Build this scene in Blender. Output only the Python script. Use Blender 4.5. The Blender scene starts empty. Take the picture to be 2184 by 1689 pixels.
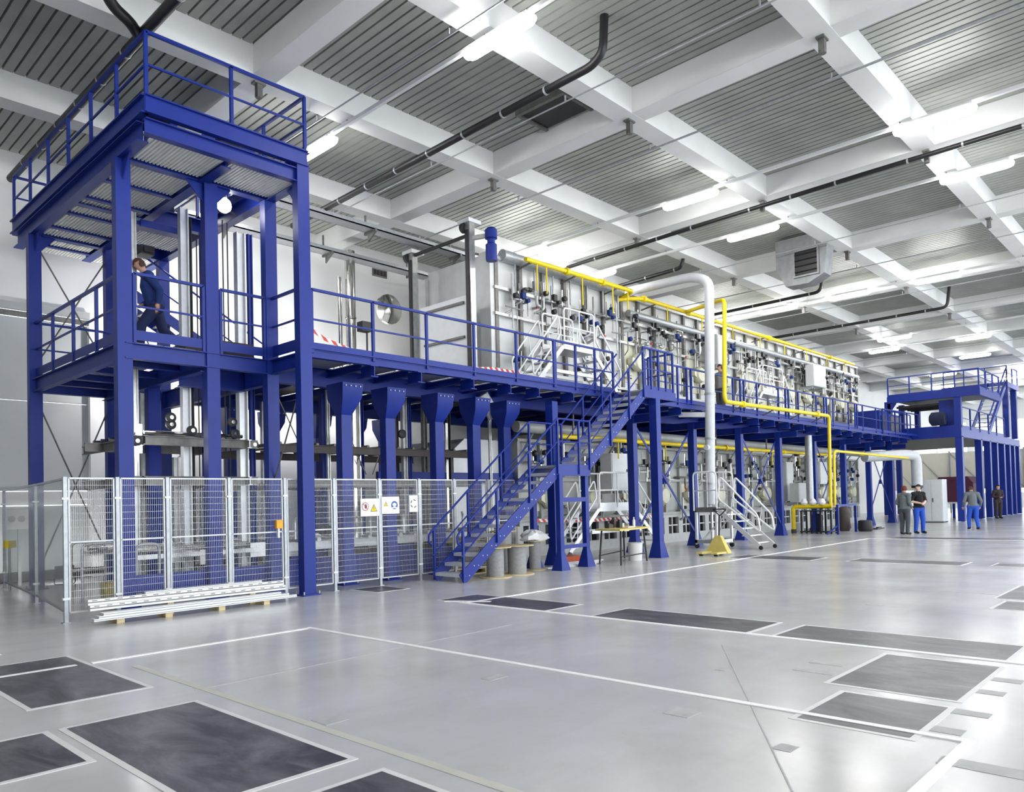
import bpy, math, random
from mathutils import Vector, Matrix
random.seed(7)
S = bpy.context.scene
COL = S.collection
R = math.radians

# ------------------------------------------------------------------ camera
F, PAN, PIT, ROL, CX, CY, H = 1629.0, R(43.35), R(1.31), R(-1.39), 1092.0, 1031.1, 1.55
_f = Vector((math.cos(PAN)*math.cos(PIT), math.sin(PAN)*math.cos(PIT), math.sin(PIT)))
_r0 = Vector((math.sin(PAN), -math.cos(PAN), 0)); _u0 = _r0.cross(_f)
_r = math.cos(ROL)*_r0 + math.sin(ROL)*_u0
_u = -math.sin(ROL)*_r0 + math.cos(ROL)*_u0
CAM = Vector((0, 0, H))
cd = bpy.data.cameras.new('camera'); cam = bpy.data.objects.new('camera', cd); COL.objects.link(cam)
cd.sensor_fit = 'HORIZONTAL'; cd.sensor_width = 36.0; cd.lens = F/2184*36
cd.shift_y = (CY-844.5)/2184; cd.clip_end = 500
cam.matrix_world = Matrix(((_r.x, _u.x, -_f.x, 0), (_r.y, _u.y, -_f.y, 0), (_r.z, _u.z, -_f.z, H), (0, 0, 0, 1)))
S.camera = cam
def ray(x, y): return _r*((x-CX)/F) - _u*((y-CY)/F) + _f
def fl(x, y, z=0.0):
    d = ray(x, y); return CAM + d*((z-H)/d.z)
def atY(x, y, Y):
    d = ray(x, y); return CAM + d*(Y/d.y)
def atX(x, y, X):
    d = ray(x, y); return CAM + d*(X/d.x)

# ------------------------------------------------------------------ world, exposure
w = bpy.data.worlds.new('daylight'); S.world = w; w.use_nodes = True
w.node_tree.nodes['Background'].inputs[0].default_value = (0.90, 0.95, 1.0, 1)
w.node_tree.nodes['Background'].inputs[1].default_value = 1.2
S.view_settings.view_transform = 'Standard'; S.view_settings.look = 'None'
S.view_settings.exposure = 2.1; S.view_settings.gamma = 1.0
S.view_settings.use_curve_mapping = False
LAMP_STRENGTH = 15.0
S.cycles.max_bounces = 7; S.cycles.diffuse_bounces = 4; S.cycles.glossy_bounces = 3; S.cycles.transparent_max_bounces = 12
S.cycles.caustics_reflective = False; S.cycles.caustics_refractive = False; S.cycles.use_adaptive_sampling = True; S.cycles.adaptive_threshold = .02

# ------------------------------------------------------------------ materials
def srgb(r, g, b):
    f = lambda c: (c/255/12.92) if c/255 <= .04045 else ((c/255+.055)/1.055)**2.4
    return (f(r), f(g), f(b), 1)
def mat(name, col, rough=.5, metal=0.0, var=.12, scale=6.0, bump=0.0, bscale=60.0, spec=.5, coat=0.0, stretch=None):
    m = bpy.data.materials.new(name); m.use_nodes = True
    nt = m.node_tree; n = nt.nodes; l = nt.links; b = n['Principled BSDF']
    b.inputs['Roughness'].default_value = rough; b.inputs['Metallic'].default_value = metal
    b.inputs['Specular IOR Level'].default_value = spec; b.inputs['Coat Weight'].default_value = coat
    c = srgb(*col)
    tc = n.new('ShaderNodeTexCoord'); src = tc.outputs['Object']
    if stretch:
        mp = n.new('ShaderNodeMapping'); mp.inputs['Scale'].default_value = stretch
        l.new(src, mp.inputs['Vector']); src = mp.outputs['Vector']
    nz = n.new('ShaderNodeTexNoise'); nz.inputs['Scale'].default_value = scale; nz.inputs['Detail'].default_value = 5
    l.new(src, nz.inputs['Vector'])
    cr = n.new('ShaderNodeValToRGB')
    cr.color_ramp.elements[0].position = .3; cr.color_ramp.elements[1].position = .7
    cr.color_ramp.elements[0].color = (c[0]*(1-var), c[1]*(1-var), c[2]*(1-var), 1)
    cr.color_ramp.elements[1].color = (min(1, c[0]*(1+var)), min(1, c[1]*(1+var)), min(1, c[2]*(1+var)), 1)
    l.new(nz.outputs['Fac'], cr.inputs['Fac']); l.new(cr.outputs['Color'], b.inputs['Base Color'])
    if bump:
        n2 = n.new('ShaderNodeTexNoise'); n2.inputs['Scale'].default_value = bscale; n2.inputs['Detail'].default_value = 4
        l.new(src, n2.inputs['Vector'])
        bp = n.new('ShaderNodeBump'); bp.inputs['Strength'].default_value = bump; bp.inputs['Distance'].default_value = .02
        l.new(n2.outputs['Fac'], bp.inputs['Height']); l.new(bp.outputs['Normal'], b.inputs['Normal'])
    return m
def emit(name, col, st):
    m = bpy.data.materials.new(name); m.use_nodes = True
    b = m.node_tree.nodes['Principled BSDF']; b.inputs['Base Color'].default_value = (.9, .9, .9, 1)
    b.inputs['Emission Color'].default_value = col; b.inputs['Emission Strength'].default_value = st
    return m
M = dict(
    blue=mat('blue_paint', (17, 44, 136), .45, var=.08, scale=2.5, spec=.38),
    navy=mat('navy_cloth', (28, 34, 62), .9),
    conc=mat('white_concrete', (226, 227, 226), .75, var=.05, scale=1.2, bump=.08, bscale=30),
    deck=mat('zinc_roof_deck', (160, 163, 157), .5, metal=.15, var=.10, scale=1.5),
    wall=mat('white_plaster', (232, 233, 233), .8, var=.04, scale=.7, bump=.05, bscale=20),
    wallside=mat('dark_grey_panel', (92, 94, 96), .8),
    grate=mat('pale_grating', (242, 242, 236), .55, var=.05),
    wallgrey=mat('grey_wall_panel', (178, 182, 184), .6, var=.07, scale=.8),
    steel=mat('brushed_steel', (186, 187, 186), .35, metal=.75, var=.14, scale=9),
    chrome=mat('polished_steel', (205, 204, 198), .14, metal=1.0, var=.08, scale=4),
    dullsteel=mat('dull_steel', (120, 119, 116), .5, metal=.5, var=.2, scale=8),
    alu=mat('aluminium', (222, 224, 226), .35, metal=.35, var=.05, scale=10),
    railwhite=mat('bright_anodised_tube', (240, 242, 244), .3, var=.03),
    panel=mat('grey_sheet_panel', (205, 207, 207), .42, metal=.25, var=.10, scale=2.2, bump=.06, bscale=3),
    panellow=mat('worn_grey_sheet', (168, 170, 167), .5, metal=.15, var=.14, scale=2.0, bump=.06, bscale=3), plinthgrey=mat('grey_plinth_paint', (188, 190, 190), .5, var=.06),  # both greys darkened to imitate the shade under the platform
    panelwhite=mat('white_sheet_panel', (236, 238, 240), .4, var=.03),
    cabinet=mat('light_grey_enamel', (214, 217, 218), .4, var=.03),
    cream=mat('cream_enamel', (214, 213, 190), .45, var=.07),
    creamsheet=mat('cream_sheeting', (228, 224, 206), .7, var=.04, scale=1.5),
    yellow=mat('yellow_paint', (240, 212, 20), .38, var=.06),
    yellowdull=mat('pale_yellow_paint', (216, 198, 112), .5, var=.08),
    black=mat('black_plastic', (24, 24, 26), .45, var=.2),
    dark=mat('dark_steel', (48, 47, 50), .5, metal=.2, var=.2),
    brown=mat('dark_brown_steel', (74, 64, 62), .55, var=.15),
    hoodzinc=mat('weathered_galvanised_sheet', (140, 143, 145), .5, metal=.35, var=.15, scale=5),
    zinc=mat('galvanised_pipe', (176, 180, 184), .42, metal=.45, var=.12, scale=14),
    greyp=mat('grey_painted_pipe', (202, 205, 210), .45, var=.04),
    wood=mat('pallet_wood', (205, 188, 146), .75, var=.2, scale=3, stretch=(1, 8, 8), bump=.2),
    reel=mat('grey_cable_drum', (150, 151, 152), .6, var=.12, scale=20),
    orange=mat('orange_plastic', (196, 88, 48), .5),
    amber=mat('amber_plastic', (236, 172, 40), .5),
    redmat=mat('red_plastic', (190, 40, 40), .5),
    purple=mat('maroon_machine_paint', (96, 48, 74), .5),
    white=mat('white_plastic', (240, 240, 240), .45, var=.02),
    line=mat('white_floor_paint', (250, 250, 250), .4, var=.03, scale=12),
    faded=mat('faded_yellow_line', (200, 199, 190), .4, var=.05, scale=5),
    patchedge=mat('pale_patch_border', (222, 222, 222), .4, var=.05, scale=6),
    joint=mat('floor_joint_filler', (176, 177, 178), .5, var=.12, scale=9),
    skin=mat('skin', (206, 160, 138), .6, var=.05), skinp=mat('pale_skin', (222, 186, 170), .6, var=.05),
    hair=mat('brown_hair', (74, 48, 38), .7, var=.2, scale=40), hairb=mat('black_hair', (26, 22, 22), .7, var=.2, scale=40),
    hairr=mat('red_brown_hair', (110, 52, 40), .7, var=.2, scale=40),
    jacketgrey=mat('grey_work_jacket', (104, 112, 116), .9, bump=.3, bscale=20), trgrey=mat('dark_grey_trousers', (76, 80, 88), .9, bump=.3, bscale=20),
    tshirt=mat('black_shirt', (26, 25, 28), .9), trblue=mat('blue_work_trousers', (38, 84, 190), .85, bump=.3, bscale=20),
    jkblue=mat('blue_jacket', (34, 58, 122), .85, bump=.3, bscale=20), jkdark=mat('dark_brown_jacket', (58, 46, 50), .9),
    jeans=mat('dark_blue_jeans', (34, 44, 84), .9), shoe=mat('black_shoe', (22, 22, 24), .5), checked=mat('grey_checked_shirt', (138, 138, 142), .9, var=.4, scale=60),
    rail=mat('white_cable_track', (228, 230, 230), .5, var=.02),
    signblue=mat('sign_blue', (40, 96, 180), .5, var=.02), signyellow=mat('sign_yellow', (250, 214, 20), .5, var=.02),
    lamp=emit('lamp_tube_light', (1.0, .985, .96, 1), LAMP_STRENGTH),
    smalllamp=emit('work_lamp_light', (1, 1, 1, 1), 12.0),
)
def wire_mat():
    return mat('galvanised_wire', (196, 198, 200), .4, metal=.3, var=.05)
M['wire'] = wire_mat()
def floor_mat():
    m = bpy.data.materials.new('polished_concrete_floor'); m.use_nodes = True
    nt = m.node_tree; n = nt.nodes; l = nt.links; b = n['Principled BSDF']
    tc = n.new('ShaderNodeTexCoord')
    def noise(sc, det=6, rough=.6, vec=None, dist=0):
        z = n.new('ShaderNodeTexNoise'); z.inputs['Scale'].default_value = sc; z.inputs['Detail'].default_value = det
        z.inputs['Roughness'].default_value = rough; z.inputs['Distortion'].default_value = dist
        l.new(vec or tc.outputs['Object'], z.inputs['Vector']); return z
    a = noise(.7, 7, .62, dist=.5); r1 = n.new('ShaderNodeValToRGB')
    e = r1.color_ramp.elements; e[0].position = .15; e[1].position = .85
    e[0].color = srgb(184, 184, 179); e[1].color = srgb(217, 218, 225); l.new(a.outputs['Fac'], r1.inputs['Fac'])
    mp = n.new('ShaderNodeMapping'); mp.inputs['Rotation'].default_value = (0, 0, .5); mp.inputs['Scale'].default_value = (.8, 4, 1)
    l.new(tc.outputs['Object'], mp.inputs['Vector'])
    c = noise(.9, 7, .65, mp.outputs['Vector'], .5); r2 = n.new('ShaderNodeValToRGB')
    e = r2.color_ramp.elements; e[0].position = .22; e[0].color = (.80, .80, .80, 1); e[1].position = .95; e[1].color = (1, 1, 1, 1)
    l.new(c.outputs['Fac'], r2.inputs['Fac'])
    mx = n.new('ShaderNodeMix'); mx.data_type = 'RGBA'; mx.blend_type = 'MULTIPLY'; mx.inputs[0].default_value = .5
    l.new(r1.outputs['Color'], mx.inputs[6]); l.new(r2.outputs['Color'], mx.inputs[7])
    l.new(mx.outputs[2], b.inputs['Base Color'])
    d = noise(.8, 2, .5); r3 = n.new('ShaderNodeMapRange'); r3.inputs[1].default_value = .3; r3.inputs[2].default_value = .7
    r3.inputs[3].default_value = .18; r3.inputs[4].default_value = .255
    l.new(d.outputs['Fac'], r3.inputs[0]); l.new(r3.outputs[0], b.inputs['Roughness'])
    b.inputs['Specular IOR Level'].default_value = .5
    bp = n.new('ShaderNodeBump'); bp.inputs['Strength'].default_value = .03; bp.inputs['Distance'].default_value = .01
    z = noise(18, 4); l.new(z.outputs['Fac'], bp.inputs['Height']); l.new(bp.outputs['Normal'], b.inputs['Normal'])
    return m
M['floor'] = floor_mat()
def patch_mat():
    m = bpy.data.materials.new('worn_dark_floor_patch'); m.use_nodes = True
    nt = m.node_tree; n = nt.nodes; l = nt.links; b = n['Principled BSDF']
    tc = n.new('ShaderNodeTexCoord'); mp = n.new('ShaderNodeMapping'); mp.inputs['Scale'].default_value = (1.2, .5, 1); mp.inputs['Rotation'].default_value = (0, 0, .2)
    l.new(tc.outputs['Object'], mp.inputs['Vector'])
    z = n.new('ShaderNodeTexNoise'); z.inputs['Scale'].default_value = 2.6; z.inputs['Detail'].default_value = 9; z.inputs['Roughness'].default_value = .72; z.inputs['Distortion'].default_value = .6
    l.new(mp.outputs['Vector'], z.inputs['Vector'])
    r = n.new('ShaderNodeValToRGB'); e = r.color_ramp.elements
    e[0].position = .42; e[0].color = srgb(48, 48, 56); e[1].position = .68; e[1].color = srgb(112, 112, 120)
    l.new(z.outputs['Fac'], r.inputs['Fac']); l.new(r.outputs['Color'], b.inputs['Base Color'])
    b.inputs['Roughness'].default_value = .34
    return m
M['patch'] = patch_mat()
def glass_mat(name, tint, alpha, rough=.25):
    m = bpy.data.materials.new(name); m.use_nodes = True
    n = m.node_tree.nodes; l = m.node_tree.links
    tr = n.new('ShaderNodeBsdfTransparent'); tr.inputs[0].default_value = (.97, .98, .98, 1)
    b = n['Principled BSDF']; b.inputs['Base Color'].default_value = tint; b.inputs['Roughness'].default_value = rough
    mx = n.new('ShaderNodeMixShader'); mx.inputs[0].default_value = alpha
    l.new(tr.outputs[0], mx.inputs[1]); l.new(b.outputs[0], mx.inputs[2]); l.new(mx.outputs[0], n['Material Output'].inputs[0])
    return m
M['clear'] = glass_mat('clear_polycarbonate', srgb(205, 208, 208), .42)
M['glass'] = glass_mat('window_glass', srgb(235, 240, 245), .12, .05)
def stripe_mat():
    m = bpy.data.materials.new('red_white_barrier_tape'); m.use_nodes = True
    n = m.node_tree.nodes; l = m.node_tree.links; b = n['Principled BSDF']
    tc = n.new('ShaderNodeTexCoord'); sx = n.new('ShaderNodeSeparateXYZ'); l.new(tc.outputs['Object'], sx.inputs[0])
    ad = n.new('ShaderNodeMath'); ad.operation = 'ADD'; l.new(sx.outputs[0], ad.inputs[0]); l.new(sx.outputs[2], ad.inputs[1])
    mu = n.new('ShaderNodeMath'); mu.operation = 'MULTIPLY'; mu.inputs[1].default_value = 4.5; l.new(ad.outputs[0], mu.inputs[0])
    fr = n.new('ShaderNodeMath'); fr.operation = 'FRACT'; l.new(mu.outputs[0], fr.inputs[0])
    gt = n.new('ShaderNodeMath'); gt.operation = 'GREATER_THAN'; gt.inputs[1].default_value = .5; l.new(fr.outputs[0], gt.inputs[0])
    mx = n.new('ShaderNodeMix'); mx.data_type = 'RGBA'; mx.inputs[6].default_value = srgb(240, 238, 236); mx.inputs[7].default_value = srgb(214, 66, 58)
    l.new(gt.outputs[0], mx.inputs[0]); l.new(mx.outputs[2], b.inputs['Base Color'])
    return m
M['tape'] = stripe_mat()

# ------------------------------------------------------------------ mesh building
ORG = {}
def V(*a): return Vector(a if len(a) > 1 else a[0])
class MB:
    def __init__(s): s.v = []; s.f = []
    def add(s, vs, fs):
        o = len(s.v); s.v += [tuple(p) for p in vs]; s.f += [tuple(i+o for i in f) for f in fs]; return s
    def box(s, x0, y0, z0, x1, y1, z1):
        x0, x1 = min(x0, x1), max(x0, x1); y0, y1 = min(y0, y1), max(y0, y1); z0, z1 = min(z0, z1), max(z0, z1)
        return s.add([(x0,y0,z0),(x1,y0,z0),(x1,y1,z0),(x0,y1,z0),(x0,y0,z1),(x1,y0,z1),(x1,y1,z1),(x0,y1,z1)],
                     [(0,3,2,1),(4,5,6,7),(0,1,5,4),(1,2,6,5),(2,3,7,6),(3,0,4,7)])
    def cb(s, c, sx, sy, sz): return s.box(c[0]-sx/2, c[1]-sy/2, c[2]-sz/2, c[0]+sx/2, c[1]+sy/2, c[2]+sz/2)
    def bar(s, p, q, wd, h=None, up=(0, 0, 1)):
        p, q = V(p), V(q); h = h or wd; d = (q-p).normalized(); up = V(up)
        if abs(d.dot(up)) > .99: up = V(1, 0, 0)
        a = d.cross(up).normalized()*(wd/2); b = a.cross(d).normalized()*(h/2)
        vs = [e+i*a+j*b for e in (p, q) for i, j in ((-1,-1),(1,-1),(1,1),(-1,1))]
        return s.add(vs, [(0,1,2,3),(7,6,5,4),(0,4,5,1),(1,5,6,2),(2,6,7,3),(3,7,4,0)])
    def ibeam(s, p, q, wd, h, t=.016, up=(0, 0, 1)):
        p, q = V(p), V(q); u = V(up); d = (q-p).normalized()
        if abs(d.dot(u)) > .99: u = V(1, 0, 0)
        u = (u-d*u.dot(d)).normalized()
        s.bar(p+u*(h/2-t/2), q+u*(h/2-t/2), wd, t, up); s.bar(p-u*(h/2-t/2), q-u*(h/2-t/2), wd, t, up)
        return s.bar(p, q, t, h-2*t, up)
    def tube(s, pts, r, n=8, rr=None):
        pts = [V(p) for p in pts]; k = len(pts); rings = []
        prev = None
        for i in range(k):
            if i == 0: d = pts[1]-pts[0]
            elif i == k-1: d = pts[-1]-pts[-2]
            else: d = (pts[i]-pts[i-1]).normalized()+(pts[i+1]-pts[i]).normalized()
            if d.length < 1e-9: d = pts[i]-pts[i-1]
            d.normalize()
            if prev is None:
                a = d.cross(V(0,0,1) if abs(d.z) < .9 else V(1,0,0)).normalized()
            else:
                a = (prev-d*prev.dot(d)).normalized()
            prev = a; b = d.cross(a); rad = rr[i] if rr else r; sc = 1.0
            if 0 < i < k-1:
                c = (pts[i]-pts[i-1]).normalized().dot((pts[i+1]-pts[i]).normalized()); sc = 1/max(.5, math.sqrt(max(.05, (1+c)/2)))
            rings.append([pts[i]+(a*math.cos(t)+b*math.sin(t))*rad*(sc if False else 1) for t in [2*math.pi*j/n for j in range(n)]])
        vs = [p for rg in rings for p in rg]; fs = []
        for i in range(k-1):
            for j in range(n):
                fs.append((i*n+j, i*n+(j+1) % n, (i+1)*n+(j+1) % n, (i+1)*n+j))
        fs.append(tuple(range(n-1, -1, -1))); fs.append(tuple((k-1)*n+j for j in range(n)))
        return s.add(vs, fs)
    def lathe(s, prof, c, n=20, axis='z'):
        vs = []; fs = []
        for r, h in prof:
            for j in range(n):
                t = 2*math.pi*j/n; x, y = r*math.cos(t), r*math.sin(t)
                vs.append({'z': (c[0]+x, c[1]+y, c[2]+h), 'y': (c[0]+x, c[1]+h, c[2]+y), 'x': (c[0]+h, c[1]+x, c[2]+y)}[axis])
        for i in range(len(prof)-1):
            for j in range(n):
                fs.append((i*n+j, i*n+(j+1) % n, (i+1)*n+(j+1) % n, (i+1)*n+j))
        fs.append(tuple(range(n-1, -1, -1))); fs.append(tuple((len(prof)-1)*n+j for j in range(n)))
        return s.add(vs, fs)
    def prism(s, poly, axis, a, b):
        n = len(poly)
        mk = {'x': lambda u, v, t: (t, u, v), 'y': lambda u, v, t: (u, t, v), 'z': lambda u, v, t: (u, v, t)}[axis]
        vs = [mk(u, v, a) for u, v in poly]+[mk(u, v, b) for u, v in poly]
        fs = [tuple(range(n)), tuple(range(2*n-1, n-1, -1))]+[(i, i+n, (i+1) % n+n, (i+1) % n) for i in range(n)]
        return s.add(vs, fs)
    def mesh(s, name, m, o=V(0, 0, 0), smooth=True):
        me = bpy.data.meshes.new(name); me.from_pydata([(p[0]-o[0], p[1]-o[1], p[2]-o[2]) for p in s.v], [], s.f)
        import bmesh
        bm = bmesh.new(); bm.from_mesh(me); bmesh.ops.recalc_face_normals(bm, faces=bm.faces); bm.to_mesh(me); bm.free()
        if smooth and len(me.polygons):
            me.polygons.foreach_set('use_smooth', [True]*len(me.polygons)); me.set_sharp_from_angle(angle=R(40))
        me.materials.append(M[m] if isinstance(m, str) else m); return me
    def build(s, name, m, parent=None, kind=None):
        """link as one mesh object; a child keeps world-space shape"""
        if parent is None:
            xs, ys, zs = zip(*s.v); o = V((min(xs)+max(xs))/2, (min(ys)+max(ys))/2, min(zs))
        else: o = ORG[parent.name]
        ob = bpy.data.objects.new(name, s.mesh(name, m, o)); COL.objects.link(ob)
        if parent is None: ob.location = o
        else: ob.parent = parent
        ORG[ob.name] = o
        if kind: ob['kind'] = kind
        return ob
LABELS = {}
def tag(o, label, cat, group=None, kind=None):
    o['label'] = label; o['category'] = cat
    if group: o['group'] = group
    if kind: o['kind'] = kind
    return o
def thing(name, label, cat, loc, group=None):
    o = bpy.data.objects.new(name, None); COL.objects.link(o); o.location = loc; o.empty_display_size = .2
    ORG[o.name] = V(loc); return tag(o, label, cat, group)
def struct(o): o['kind'] = 'structure'; return o
def shared(name, me, parent, loc, rot=None):
    """another copy of a mesh made at the origin, as a child placed at world loc"""
    ob = bpy.data.objects.new(name, me); COL.objects.link(ob); ob.parent = parent; ob.location = V(loc)-ORG[parent.name]
    if rot: ob.rotation_euler = rot
    ORG[ob.name] = V(loc); return ob
def copy_tree(o, parent=None):
    c = o.copy(); COL.objects.link(c); c.parent = parent
    for ch in list(o.children): copy_tree(ch, c)
    return c
def arc(c, u, v, r, a0, a1, n=5):
    c, u, v = V(c), V(u), V(v)
    return [c+u*(r*math.cos(a0+(a1-a0)*i/n))+v*(r*math.sin(a0+(a1-a0)*i/n)) for i in range(n+1)]
def rounded(pts, r, n=4):
    pts = [V(p) for p in pts]; out = [pts[0]]
    for i in range(1, len(pts)-1):
        a, b, c = pts[i-1], pts[i], pts[i+1]; d1, d2 = (a-b), (c-b); k = min(r, d1.length*.49, d2.length*.49)
        p, q = b+d1.normalized()*k, b+d2.normalized()*k
        for j in range(n+1):
            t = j/n; out.append((1-t)**2*p+2*t*(1-t)*b+t*t*q)
    out.append(pts[-1]); return out
def loop_pts(corners, r, n=4):
    k = len(corners); pts = []
    for i in range(k):
        a, b, c = V(corners[i-1]), V(corners[i]), V(corners[(i+1) % k])
        p, q = b+(a-b).normalized()*r, b+(c-b).normalized()*r
        for j in range(n+1):
            t = j/n; pts.append((1-t)**2*p+2*t*(1-t)*b+t*t*q)
    return pts+[pts[0]]
#ORDHERE
ORD = ['first', 'second', 'third', 'fourth', 'fifth', 'sixth', 'seventh', 'eighth', 'ninth', 'tenth', 'eleventh', 'twelfth', 'thirteenth', 'fourteenth', 'fifteenth', 'sixteenth', 'seventeenth', 'eighteenth', 'nineteenth', 'twentieth']

# ------------------------------------------------------------------ the hall: floor
fo = struct(MB().box(-12, -16, -.2, 82, 20.1, 0).build('floor', 'floor')); fo['label'] = 'polished pale grey concrete floor of the hall'
def patch(x0, x1, y0, y1):
    p = MB().box(x0, y0, -.01, x1, y1, .004).build('floor_patch', 'patch', fo)
    b = MB(); e = .045
    b.box(x0-e, y0-e, -.01, x1+e, y0, .003).box(x0-e, y1, -.01, x1+e, y1+e, .003).box(x0-e, y0, -.01, x0, y1, .003).box(x1, y0, -.01, x1+e, y1, .003)
    b.build('patch_border', 'patchedge', p)
for a in [(8.06,8.88,7.08,9.24),(8.06,8.92,4.06,6.22),(8.07,8.9,1.55,3.71),(6.33,7.74,1.53,2.45),(5.2,6.09,1.53,2.25),(1.78,2.66,6.96,9.14),(1.78,2.7,3.98,6.11),
          (.6,1.63,5.22,6.12),(1.78,2.7,1.6,3.64),(8.14,8.8,11.0,11.75),(17.65,18.6,7.22,9.22),(17.8,18.62,4.15,6.4),(17.9,18.6,1.9,3.6),(12.6,14.4,.5,2.5),(11.5,12.35,.5,2.32),(1.0,2.2,9.9,11.2),(27.0,27.9,4.5,8.4)]:
    patch(*a)
def strip(name, m, p, q, wd, z=.006):
    p, q = V(p[0], p[1], 0), V(q[0], q[1], 0); d = (q-p).normalized(); s = V(-d.y, d.x, 0)*wd/2
    MB().add([p-s+V(0,0,-.01), q-s+V(0,0,-.01), q+s+V(0,0,-.01), p+s+V(0,0,-.01), p-s+V(0,0,z), q-s+V(0,0,z), q+s+V(0,0,z), p+s+V(0,0,z)],
             [(0,3,2,1),(4,5,6,7),(0,1,5,4),(1,2,6,5),(2,3,7,6),(3,0,4,7)]).build(name, m, fo)
W = .065
strip('marking_line', 'line', (-4, 8.5), (2.58, 8.53), W, .008); strip('marking_line', 'line', (2.72, 8.53), (5.29, 8.58), W, .008)
strip('marking_line', 'line', (5.28, 8.61), (5.34, 1.2), W, .0085); strip('marking_line', 'line', (5.36, 1.23), (1.0, 1.27), W, .008)
strip('marking_line', 'line', (8.0, 8.62), (26.9, 8.95), W, .008); strip('marking_line', 'line', (8.03, 8.72), (8.0, -6), W+.02, .0075)
strip('marking_line', 'line', (26.85, 8.97), (27.3, -2), W, .008); strip('marking_line', 'line', (8.0, 9.05), (8.35, 8.4), .12, .007)
strip('marking_line', 'faded', (2.95, 8.0), (2.98, -4), .07, .003)
strip('joint', 'joint', fl(415, 1472), fl(1092, 1332), .02, .0025)
strip('joint', 'joint', fl(1540, 1375), fl(1690, 1689), .012, .0025); strip('joint', 'joint', (13, 14), (13.1, -6), .02, .0025)
for (x, y, sx, sy) in [(1055,1445,.22,.12),(705,1535,.2,.2),(1455,1520,.2,.2),(1765,1415,.12,.3),(1738,1432,.12,.35),(1542,1428,.1,.1),(1675,1595,.13,.12),(1865,1290,.1,.2),(2110,1640,.16,.5),(2000,1555,.14,.3),(2060,1520,.14,.3),(2095,1475,.14,.3),(2135,1450,.14,.3)]:
    p = fl(x, y); MB().box(p.x-sx/2, p.y-sy/2, -.01, p.x+sx/2, p.y+sy/2, .0025).build('repair_patch', 'joint', fo)

# ------------------------------------------------------------------ walls
YW = 19.8
wb = MB(); xr = 6.35  # recessed grey bay up to xr, white wall beyond
wb.box(xr, YW, 0, 78, YW+.3, 9.86).box(-12, YW, 6.25, xr, YW+.3, 9.86)
wb = struct(wb.build('wall_back', 'wall')); wb['label'] = 'long white plastered wall behind the machinery'
MB().box(-12, YW-.12, 6.12, xr-.02, YW+.02, 6.28).build('ledge', 'wallgrey', wb)
MB().box(-12, YW-.05, 5.98, xr-.02, YW+.02, 6.1).build('shutter_guide', 'dullsteel', wb)
for i in range(8):
    a = -12+i*2.3; b = min(a+2.28, xr)
    MB().box(a, YW+.16, 2.05, b, YW+.3, 4.1).build('wall_panel', 'wallgrey', wb); MB().box(a, YW+.16, 4.12, b, YW+.3, 6.0).build('wall_panel', 'wallgrey', wb)
MB().box(-12, YW+.06, 1.72, xr, YW+.3, 2.03).build('ledge', 'wall', wb); MB().box(-12, YW+.16, 0, xr, YW+.3, 1.7).build('wall_panel', 'wallgrey', wb)
bb = MB().box(-12, YW-.02, 0.02, 40, YW+.16, .22).build('baseboard_back', 'dark'); struct(bb)
wl = struct(MB().box(-8.3, -16, 0, -8, YW, 9.7).build('wall_side', 'wallside')); wl['label'] = 'white hall wall behind the camera side'  # unseen wall added to block side light, dark to limit bounce
# far end wall with big windows
XE = 78.0
we = MB().box(XE, -16, 0, XE+.3, 20, 1.2).box(XE, -16, 7.6, XE+.3, 20, 9.7)
for i in range(13): we.box(XE, -16+i*3.0-.25, 1.2, XE+.3, -16+i*3.0+.25, 7.6)
we = struct(we.build('wall_end', 'wall')); we['label'] = 'far white end wall with tall bright windows'
for i in range(12):
    y0 = -16+i*3.0+.25; wn = MB()
    for k in range(5): wn.box(XE+.1, y0, 1.2+k*1.58, XE+.18, y0+2.5, 1.26+k*1.58)
    for k in range(3): wn.box(XE+.1, y0+k*1.22, 1.2, XE+.18, y0+k*1.22+.06, 7.6)
    wo = struct(wn.build('window_%d' % (i+1), 'white'))
    MB().box(XE+.13, y0, 1.2, XE+.14, y0+2.5, 7.6).build('pane', 'glass', wo)

# ------------------------------------------------------------------ ceiling: concrete grid and corrugated deck
ZB, ZD = 9.18, 9.7
BY = [12.52-3.88*k for k in range(-1, 6)]      # beams that run along the hall
BX = [12.87+6.0*k for k in range(-3, 12)]     # cross beams
ce = struct(MB().box(-12, -16, 9.86, 82, 20.1, 10.0).build('ceiling', 'conc')); ce['label'] = 'white concrete grid ceiling with corrugated metal decking'
for y in BY: MB().box(-12, y-.22, ZB, 80, y+.22, 9.9).build('ceiling_beam', 'conc', ce)
for x in BX: MB().box(x-.22, -12, ZB+.003, x+.22, YW, 9.9).build('ceiling_beam', 'conc', ce)
def deck_mesh(lx, ly):
    m = MB(); n = round(lx/.19); p = lx/n; xs = []
    for i in range(n):
        o = i*p; xs += [(o, .0), (o+p*.80, .0), (o+p*.84, .07), (o+p*.96, .07)]
    xs.append((lx, 0)); vs = []; fs = []
    for x, z in xs: vs += [(x, 0, z), (x, ly, z)]
    for i in range(len(xs)-1): fs.append((2*i, 2*i+1, 2*i+3, 2*i+2))
    m.add(vs, fs); return m.mesh('deck_panel', 'deck', smooth=False)
dm = deck_mesh(5.56, 3.44); dmw = deck_mesh(5.56, 3.2)
for x in BX[:-1]:
    for j, y in enumerate(BY[1:]):
        if y < -8: continue
        shared('deck_panel', dm, ce, (x+.22, y+.22, ZD))
    shared('deck_panel', dmw, ce, (x+.22, BY[0]+.22, ZD))
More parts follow.
